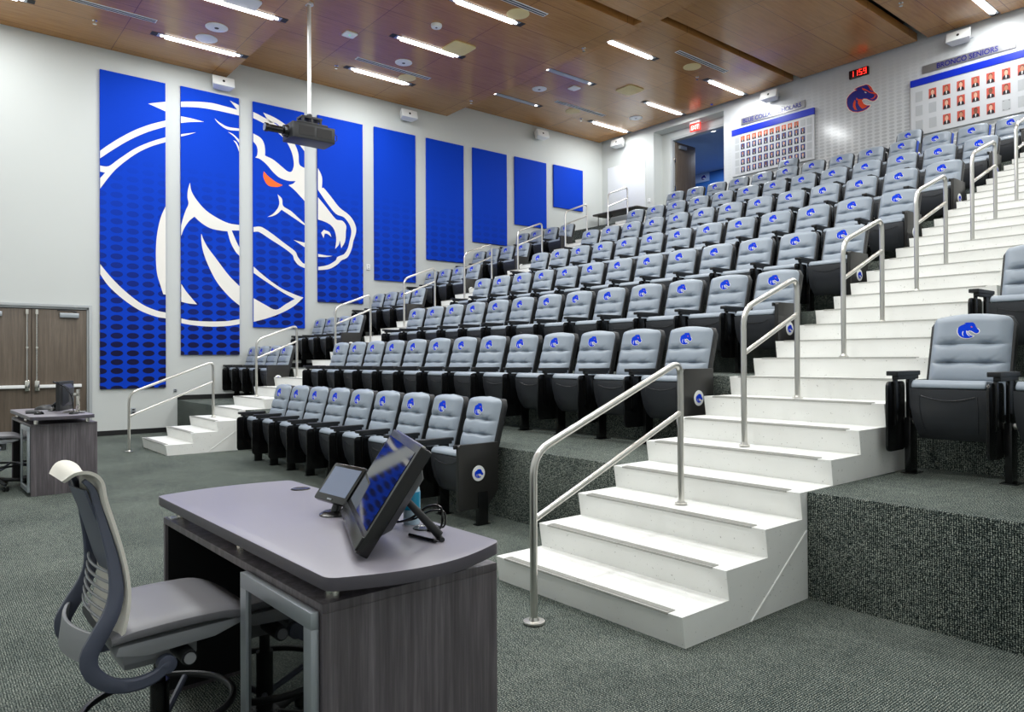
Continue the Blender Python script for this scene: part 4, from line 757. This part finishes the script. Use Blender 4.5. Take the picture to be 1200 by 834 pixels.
# ------------------------------------------------------------------ presenter desks (local origin: floor, middle of the knee side)
def desk(label, loc):
    t = thing('presenter_desk', label, 'desk', loc, 0.026, group='grey woodgrain presenter desks')
    # plan: x 0..1.57 is the base, chair side at y=0, audience side at y=0.62
    n = 10
    out = [(-0.04, -0.015), (1.62, -0.015)]+[(1.62+0.09*math.sin(PI*i/n), -0.015+0.63*i/n) for i in range(1, n)]+[(1.62, 0.615), (-0.04, 0.615)]+[(-0.04-0.05*math.sin(PI*i/n), 0.615-0.63*i/n) for i in range(1, n)]
    top = MB().prism(fillet(out, 0.05, 4), 2, 0.842, 0.882).build('desk_top', [M['desktop'], M['deskedge']], t, bevel=0.004, seg=2)
    for p in top.data.polygons:
        if abs(p.normal.z) < 0.5: p.material_index = 1
    MB().lathe([(0, 0.884), (0.034, 0.884), (0.042, 0.886), (0.046, 0.882)], (0.24, 0.54, 0), 24).build('cable_grommet', M['gloss'], t)
    MB().lathe([(0, 0.884), (0.034, 0.884), (0.042, 0.886), (0.046, 0.882)], (1.30, 0.53, 0), 24).build('cable_grommet', M['gloss'], t)
    MB().box(0.0, 1.56, 0.0, 0.65, 0.762, 0.790).build('base_top', M['deskwood'], t, bevel=0.002)
    MB().box(1.535, 1.56, 0.0, 0.65, 0.0, 0.762).build('end_panel', M['deskwood'], t, bevel=0.002)
    MB().box(0.0, 0.025, 0.0, 0.65, 0.0, 0.762).build('end_panel', M['deskwood'], t, bevel=0.002)
    MB().box(0.025, 0.029, 0.012, 0.604, 0.02, 0.760).build('inner_lining', M['deskdark'], t)  # black sheet stands in for the shade inside the end panel
    MB().box(0.025, 1.535, 0.605, 0.63, 0.06, 0.762).build('modesty_panel', M['deskdark'], t)
    MB().box(1.00, 1.02, 0.03, 0.605, 0.05, 0.762).box(1.02, 1.535, 0.03, 0.605, 0.05, 0.07).box(1.02, 1.535, 0.58, 0.605, 0.07, 0.762).build('cabinet_body', M['deskdark'], t)
    for x, y in ((0.07, 0.06), (0.79, 0.06), (1.51, 0.06), (1.50, 0.56), (0.07, 0.56)):
        MB().cyl((x, y, 0.790), (x, y, 0.842), 0.024, n=18).build('standoff_post', M['chrome'], t)
    d = MB(); x0, x1, z0, z1 = 1.0, 1.545, 0.045, 0.768
    for a, b, c, e in ((x0, x1, z1-0.05, z1), (x0, x1, z0, z0+0.05), (x0, x0+0.05, z0+0.05, z1-0.05), (x1-0.05, x1, z0+0.05, z1-0.05)): d.box(a, b, -0.028, -0.003, c, e)
    dr = d.build('cabinet_door', M['alu'], t, bevel=0.002)
    MB().box(x0+0.045, x1-0.045, -0.018, -0.012, z0+0.045, z1-0.045).build('door_glass', M['glass'], dr, smooth=False)
    MB().box(0.03, 0.08, 0.012, 0.045, 0.790, 0.794).build('asset_tag', M['white'], t)
    return t
DX, DY = 0.345, -2.165
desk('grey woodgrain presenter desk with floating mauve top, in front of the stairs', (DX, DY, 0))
LX, LY = -7.25, -2.085
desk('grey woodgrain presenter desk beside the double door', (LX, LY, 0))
# ------------------------------------------------------------------ drafting chair (faces +y)
def office_chair(label, loc, rz):
    t = thing('drafting_chair', label, 'office chair', loc, rz, 'grey drafting chairs')
    # seat
    rs = []
    for s in range(21):
        v = s/20; y = -0.20+0.48*v
        w = 0.238*(1-0.07*(abs(2*v-1)**5)); ztop = 0.640+0.012*math.sin(PI*v)-0.05*max(0, (v-0.72)/0.28)**2-0.02*max(0, (0.12-v)/0.12)
        zb = 0.582+0.010*math.sin(PI*v)-0.015*max(0, (v-0.72)/0.28); ring = []
        for k in range(24):
            a = 2*PI*k/24; cx, sz = math.cos(a), math.sin(a)
            px = math.copysign(abs(cx)**0.35, cx)*w; pz = (ztop+zb)/2+math.copysign(abs(sz)**0.7, sz)*(ztop-zb)/2
            ring.append((px, y, pz))
        rs.append(ring)
    MB().rings(rs).build('seat', M['chairseat'], t)
    rs = [[(s_*0.22, y, z) for y, z in ((-0.18, 0.585), (0.20, 0.592), (0.22, 0.575), (0.12, 0.545), (-0.10, 0.535), (-0.19, 0.555))] for s_ in (-1, 1)]
    MB().rings(rs).build('seat_plate', M['chairlight'], t, bevel=0.008)
    MB().box(-0.10, 0.10, -0.14, 0.10, 0.455, 0.545).box(-0.17, 0.17, -0.16, -0.02, 0.50, 0.54).build('tilt_mechanism', M['chairlight'], t, bevel=0.015)
    for s_ in (-1, 1): MB().cyl((s_*0.10, 0.03, 0.50), (s_*0.235, 0.03, 0.50), 0.026, n=16).cyl((s_*0.235, 0.03, 0.5), (s_*0.238, 0.03, 0.5), 0.018, n=16).m(1).cyl((s_*0.238, 0.03, 0.5), (s_*0.242, 0.03, 0.5), 0.019, n=16).build('tension_knob', [M['black'], M['chairlight']], t)
    # back frame: two side rails following one profile (y, z, half thickness)
    prof = [(-0.035, 0.490, 0.022), (-0.07, 0.462, 0.024), (-0.13, 0.452, 0.026), (-0.20, 0.470, 0.028), (-0.252, 0.520, 0.030), (-0.262, 0.575, 0.032), (-0.235, 0.630, 0.032), (-0.195, 0.700, 0.030), (-0.180, 0.770, 0.026), (-0.188, 0.860, 0.022), (-0.206, 0.950, 0.018), (-0.226, 1.040, 0.014), (-0.240, 1.085, 0.012), (-0.262, 1.112, 0.009)]
    prof = [tuple(q) for q in smooth3(prof, 3)]
    def rail_x(z): return 0.212 if z < 0.66 else 0.212-0.072*min(1.0, (z-0.66)/0.36)
    for s_ in (-1, 1):
        rs = []
        for i, (y, z, h) in enumerate(prof):
            a = prof[max(0, i-1)]; b = prof[min(len(prof)-1, i+1)]; h = h*0.80
            ty, tz = b[0]-a[0], b[1]-a[1]; L = math.hypot(ty, tz); ny, nz = -tz/L, ty/L
            x = s_*rail_x(z); tx = 0.012
            rs.append([(x+tx*cx, y+ny*h*cy, z+nz*h*cy) for cx, cy in ((-1, 0.7), (-0.6, 1), (0.6, 1), (1, 0.7), (1, -0.7), (0.6, -1), (-0.6, -1), (-1, -0.7))])
        MB().rings(rs).build('back_rail', M['chairgrey'], t)
        MB().cyl((s_*0.19, -0.035, 0.490), (s_*0.222, -0.035, 0.490), 0.030, n=18).cyl((s_*0.222, -0.035, 0.490), (s_*0.225, -0.035, 0.490), 0.014, n=12).build('pivot_cap', M['chairgrey'], t, bevel=0.003)
    rs = []
    for k in range(11):
        u = -1+0.2*k; x = u*0.205; bow = 0.042*(1-u*u)
        rs.append([(x, -0.262-bow, 0.545), (x, -0.250-bow, 0.640), (x, -0.238-bow, 0.640), (x, -0.250-bow, 0.545)])
    MB().rings(rs).build('lumbar_bridge', M['chairlight'], t, bevel=0.003)
    for i, z in enumerate((0.66, 0.69, 0.72, 0.75, 0.78, 0.81)):
        MB().tube([(u*(rail_x(z)-0.008), -0.200+0.015*i/6-0.022*(1-u*u), z) for u in [-1+0.2*k for k in range(11)]], 0.0045, 6).build('back_slat', M['chairlight'], t)
    # knit back: follows the rails on the seat side and rolls backwards over the top
    bp = [(-0.165, 0.610), (-0.145, 0.700), (-0.142, 0.780), (-0.155, 0.870), (-0.176, 0.960), (-0.200, 1.050), (-0.208, 1.100), (-0.226, 1.130), (-0.258, 1.146), (-0.292, 1.140), (-0.318, 1.112)]
    bp = [(q.x, q.y) for q in smooth3([(y, z, 0) for y, z in bp], 3)]; rs = []
    for j, (y, z) in enumerate(bp):
        a = bp[max(0, j-1)]; b = bp[min(len(bp)-1, j+1)]; ty, tz = b[0]-a[0], b[1]-a[1]; L = math.hypot(ty, tz); ny, nz = tz/L, -ty/L
        w = (0.222 if z < 0.66 else 0.222-0.050*min(1.0, (z-0.66)/0.36))*(1-0.010*max(0, (j-24))**2); ring = []
        for k in range(13):
            u = -1+k/6; c = (0.030-0.018*min(1, max(0, j-15)/5))*(1-u*u)
            ring.append((u*w, y-ny*c, z-nz*c))
        for k in range(12, -1, -1):
            u = -1+k/6; c = (0.030-0.018*min(1, max(0, j-15)/5))*(1-u*u)
            ring.append((u*w, y-ny*(c+0.010), z-nz*(c+0.010)))
        rs.append(ring)
    MB().rings(rs).build('knit_back', M['cream'], t)
    rs = []
    for z in (0.80, 0.86, 0.92, 0.98, 1.04, 1.08):
        y = -0.152-0.085*(z-0.80)/0.28-0.035*max(0, (z-0.98)); w = rail_x(z)-0.008
        rs.append([(-w, y-0.012, z), (0, y-0.030, z), (w, y-0.012, z), (w, y-0.020, z), (0, y-0.038, z), (-w, y-0.020, z)])
    bp_ = MB().rings(rs).build('back_panel', M['chairgrey'], t)
    # base
    MB().cyl((0, 0, 0.10), (0, 0, 0.36), 0.032, n=18).cyl((0, 0, 0.36), (0, 0, 0.47), 0.020, n=18).lathe([(0.0, 0.13), (0.055, 0.13), (0.06, 0.09), (0.05, 0.06), (0, 0.06)], n=18).build('gas_column', M['gloss'], t)
    rg = MB().tube([(0.245*math.cos(2*PI*k/36), 0.245*math.sin(2*PI*k/36), 0.275) for k in range(36)], 0.013, 10, True).build('foot_ring', M['black'], t)
    for k in range(3):
        a = 2*PI*k/3+0.4
        MB().tube([(0.03*math.cos(a), 0.03*math.sin(a), 0.20), (0.24*math.cos(a), 0.24*math.sin(a), 0.27)], 0.012, 8).build('ring_spoke', M['chairgrey'], rg)
    for k in range(5):
        a = 2*PI*k/5+0.3; c, s_ = math.cos(a), math.sin(a)
        lg = MB().tube([(0.04*c, 0.04*s_, 0.105), (0.16*c, 0.16*s_, 0.095), (0.30*c, 0.30*s_, 0.075)], [0.028, 0.022, 0.016], 10).build('base_leg', M['black'], t)
        for q in (-1, 1):
            ox, oy = 0.30*c-q*0.018*s_, 0.30*s_+q*0.018*c
            MB().cyl((ox+0.009*s_, oy-0.009*c, 0.028), (ox-0.009*s_, oy+0.009*c, 0.028), 0.028, n=16).build('caster_wheel', M['gloss'], lg)
    return t
office_chair('grey drafting chair with cream knit back, at the desk in front of the stairs', (1.065, -2.355, 0), 0.03)
office_chair('grey drafting chair tucked at the desk beside the double door', (-6.55, -2.30, 0), -0.05)
# ------------------------------------------------------------------ things on the near desk
ZD = 0.8825
def frame3(o, X, Y, Z): return Matrix(((X[0], Y[0], Z[0], o[0]), (X[1], Y[1], Z[1], o[1]), (X[2], Y[2], Z[2], o[2]), (0, 0, 0, 1)))
def tilted(o, ang, tilt):
    X = Vector((math.cos(ang), math.sin(ang), 0)); N = Vector((-math.sin(ang), math.cos(ang), 0))
    Zv = N*math.sin(tilt)+Vector((0, 0, math.cos(tilt))); Yv = Zv.cross(X); return frame3(o, X, Yv, Zv), X, N
# large pen display, leaning back on a strut
mt = thing('pen_display', 'large black monitor leaning back on a strut, on the desk in front of the stairs', 'monitor', (1.59, -1.89, ZD))
A_, X_, N_ = tilted((0, 0, 0.026), math.radians(-22.0), math.radians(33)); W, H = 0.60, 0.375
MB().prism(fillet([(-W/2, 0), (W/2, 0), (W/2, H), (-W/2, H)], 0.012), 1, 0.0, 0.042).build('display_case', M['gloss'], mt, bevel=0.004, mat=A_)
MB().box(-W/2+0.028, W/2-0.028, -0.002, 0.002, 0.070, H-0.028).build('screen', M['screen'], mt, smooth=False, mat=A_)
MB().box(-W/2+0.004, W/2-0.004, -0.006, 0.004, 0.006, 0.052).build('lower_bezel', M['gloss'], mt, bevel=0.003, mat=A_)
MB().rings([[(-0.25, 0.04, 0.05), (0.25, 0.04, 0.05), (0.25, 0.04, 0.33), (-0.25, 0.04, 0.33)], [(-0.20, 0.085, 0.10), (0.20, 0.085, 0.10), (0.20, 0.085, 0.29), (-0.20, 0.085, 0.29)]]).build('rear_housing', M['pan'], mt, bevel=0.006, mat=A_)
MB().box(-W/2+0.03, W/2-0.03, 0.01, 0.02, H-0.001, H+0.004).build('top_trim', M['chrome'], mt, mat=A_)
h0 = A_ @ Vector((0.10, 0.085, 0.20)); f0 = X_*0.10+N_*0.30
MB().tube([h0, (f0.x, f0.y, 0.012)], [0.012, 0.016], 10).tube([(f0.x-X_.x*0.05, f0.y-X_.y*0.05, 0.008), (f0.x+X_.x*0.05, f0.y+X_.y*0.05, 0.008)], 0.008, 8).build('support_strut', M['black'], mt)
cb = thing('display_cable', 'black cable looping behind the large leaning monitor', 'cable', (1.63, -1.66, ZD+0.004))
cpts = [(-0.16, -0.03, 0.02), (-0.08, -0.02, 0.015), (0.0, 0.0, 0.04), (0.06, 0.03, 0.085), (0.11, 0.05, 0.09), (0.125, 0.05, 0.05), (0.10, 0.055, 0.012), (0.05, 0.06, 0.008)]
MB().tube(smooth3(cpts), 0.0045, 8).tube(smooth3([(x-0.01, y+0.02, z*0.75+0.003) for x, y, z in cpts]), 0.0035, 8).build('cable_strand', M['gloss'], cb)
MB().lathe([(0, 0.012), (0.02, 0.012), (0.022, 0.0), (0, 0)], (0.05, 0.06, 0), 14).build('plug', M['black'], cb)
pn = thing('stylus_pen', 'thin black pen lying behind the leaning monitor', 'pen', (1.775, -1.70, ZD+0.006), math.radians(8))
MB().tube([(-0.075, 0, 0), (0.055, 0, 0)], 0.0058, 10).build('barrel', M['gloss'], pn)
MB().tube([(0.055, 0, 0), (0.078, 0, 0)], [0.0058, 0.001], 10).build('nib', M['black'], pn)
bt = thing('water_bottle', 'clear plastic bottle with turquoise label behind the leaning monitor', 'bottle', (1.535, -1.60, ZD))
MB().lathe([(0, 0), (0.03, 0), (0.032, 0.01), (0.031, 0.05), (0.032, 0.11), (0.030, 0.135), (0.013, 0.165), (0.013, 0.18), (0, 0.18)], n=22).build('bottle_body', M['clear'], bt)
MB().lathe([(0.0328, 0.055), (0.0332, 0.06), (0.0332, 0.115), (0.0328, 0.12)], n=22).build('bottle_label', M['bottle'], bt)
MB().lathe([(0, 0.198), (0.0145, 0.198), (0.0155, 0.18), (0, 0.18)], n=18).build('bottle_cap', M['white'], bt)
# small touch panel on a round foot
def touch_panel(label, loc, ang, s=1.0, tilt=38):
    t = thing('touch_panel', label, 'touch panel', loc, group='tilted touch panels')
    A, X, N = tilted((0, -0.03*s, 0.055*s), ang, math.radians(tilt)); w, h = 0.235*s, 0.165*s
    MB().prism(fillet([(-w/2, 0), (w/2, 0), (w/2, h), (-w/2, h)], 0.012*s), 1, 0, 0.022*s).build('panel_case', M['gloss'], t, bevel=0.003, mat=A)
    MB().box(-w/2+0.018*s, w/2-0.018*s, -0.0015, 0.002, 0.028*s, h-0.016*s).build('screen', M['lcd'], t, smooth=False, mat=A)
    MB().box(-0.015*s, 0.015*s, -0.003, 0.0, 0.007*s, 0.013*s).build('key_strip', M['alu'], t, mat=A)
    p = A @ Vector((0, 0.022*s, 0.05*s))
    MB().tube([p, (0, 0.02*s, 0.06*s), (0, 0, 0.008)], [0.016*s, 0.018*s, 0.02*s], 12).build('neck', M['gloss'], t)
    MB().lathe([(0, 0.016*s), (0.045*s, 0.014*s), (0.062*s, 0.004*s), (0.062*s, 0), (0, 0)], n=26).build('round_foot', M['gloss'], t)
    return t
touch_panel('small tilted touch panel beside the large leaning monitor', (1.20, -1.745, ZD), math.radians(4))
# ------------------------------------------------------------------ things on the far desk
touch_panel('small tilted touch panel on the desk beside the double door', (-6.62, -1.70, ZD+0.002), math.radians(-10), 1.2, 50)
mn = thing('desktop_monitor', 'black monitor seen edge on, on the desk beside the double door', 'monitor', (-6.12, -1.66, ZD+0.004))
A2 = Matrix.Rotation(math.radians(-24), 4, 'Z')
MB().prism(fillet([(-0.26, 0.03), (0.26, 0.03), (0.26, 0.37), (-0.26, 0.37)], 0.012), 1, -0.02, 0.02).build('display_case', M['black'], mn, bevel=0.004, mat=A2)
MB().box(-0.245, 0.245, -0.022, -0.018, 0.05, 0.355).build('screen', M['screen'], mn, mat=A2)
MB().rings([[(-0.16, 0.02, 0.08), (0.16, 0.02, 0.08), (0.16, 0.02, 0.34), (-0.16, 0.02, 0.34)], [(-0.10, 0.07, 0.13), (0.10, 0.07, 0.13), (0.10, 0.07, 0.29), (-0.10, 0.07, 0.29)]]).build('rear_housing', M['pan'], mn, bevel=0.006, mat=A2)
MB().box(-0.03, 0.03, 0.12, 0.15, 0.0, 0.27).box(-0.03, 0.03, 0.06, 0.15, 0.19, 0.23).box(-0.10, 0.10, 0.0, 0.2, 0.0, 0.012).build('stand', M['chrome'], mn, bevel=0.004, mat=A2)
kb = thing('keyboard', 'black keyboard lying on the desk beside the double door', 'keyboard', (-6.42, -1.95, ZD), math.radians(-5))
MB().box(-0.21, 0.21, -0.07, 0.07, 0, 0.014).build('keyboard_base', M['black'], kb, bevel=0.004)
k_ = MB()
for r in range(5):
    for c in range(14): k_.box(-0.2+c*0.0285, -0.2+c*0.0285+0.024, -0.062+r*0.025, -0.041+r*0.025, 0.014, 0.019)
k_.build('key_grid', M['pan'], kb, smooth=False)
ph = thing('conference_phone', 'black conference phone on the far end of the desk by the double door', 'phone', (-7.02, -1.74, ZD+0.001))
MB().lathe([(0, 0.05), (0.05, 0.05), (0.11, 0.03), (0.13, 0.006), (0.13, 0), (0, 0)], n=24).build('phone_body', M['black'], ph)
MB().lathe([(0, 0.054), (0.04, 0.054), (0.046, 0.05), (0, 0.05)], n=20).build('speaker_grille', M['pan'], ph)
ms = thing('computer_mouse', 'black mouse beside the keyboard near the double door', 'mouse', (-6.02, -1.93, ZD))
MB().rings([[(0.03*r*math.cos(2*PI*k/16), 0.05*r*math.sin(2*PI*k/16), z) for k in range(16)] for r, z in ((1, 0), (1, 0.012), (0.8, 0.026), (0.4, 0.033))]).build('mouse_body', M['gloss'], ms)
MB().cyl((-0.004, 0.022, 0.029), (0.004, 0.022, 0.029), 0.008, n=10).build('scroll_wheel', M['pan'], ms)
mi = thing('gooseneck_microphone', 'thin black gooseneck microphone on the desk beside the double door', 'microphone', (-5.79, -1.62, ZD+0.003))
MB().tube(smooth3([(0, 0, 0.02), (-0.005, -0.02, 0.2), (-0.02, -0.08, 0.30), (-0.05, -0.17, 0.36)]), 0.005, 8).build('gooseneck', M['gloss'], mi)
MB().lathe([(0, 0.025), (0.04, 0.022), (0.05, 0), (0, 0)], n=18).build('mic_base', M['black'], mi)
MB().cyl((-0.05, -0.17, 0.36), (-0.055, -0.195, 0.372), 0.011, n=10).build('mic_head', M['black'], mi)
# ------------------------------------------------------------------ camera, world, view
cam = bpy.data.cameras.new('camera'); co = bpy.data.objects.new('camera', cam); COL.objects.link(co)
Rr = ((0.634563, 0.772853, -0.005279), (0.008782, -0.00038, 0.999961), (-0.772821, 0.634585, 0.007028))
co.matrix_world = Matrix(((Rr[0][0], Rr[1][0], -Rr[2][0], 3.8669), (Rr[0][1], Rr[1][1], -Rr[2][1], -3.0266), (Rr[0][2], Rr[1][2], -Rr[2][2], 1.4927), (0, 0, 0, 1)))
cam.sensor_fit = 'HORIZONTAL'; cam.sensor_width = 36.0; cam.lens = 851.995/1200*36
cam.shift_x = -0.214/1200; cam.shift_y = -2.86/1200; cam.clip_start = 0.05; cam.clip_end = 100
SC.camera = co
w = bpy.data.worlds.new('room_world'); SC.world = w; w.use_nodes = True
w.node_tree.nodes['Background'].inputs[0].default_value = (0.8, 0.85, 0.9, 1); w.node_tree.nodes['Background'].inputs[1].default_value = 0.3
hl = bpy.data.lights.new('hall_lamp', 'AREA'); hl.size = 1.5; hl.energy = 150; hl.color = (0.75, 0.85, 1.0)
ho = bpy.data.objects.new('hall_lamp', hl); COL.objects.link(ho); ho.location = (-10.5, 17.2, 8.08)
vs = SC.view_settings; vs.view_transform = 'Standard'; vs.look = 'None'; vs.gamma = 1.0; vs.exposure = 0.0; vs.use_curve_mapping = False
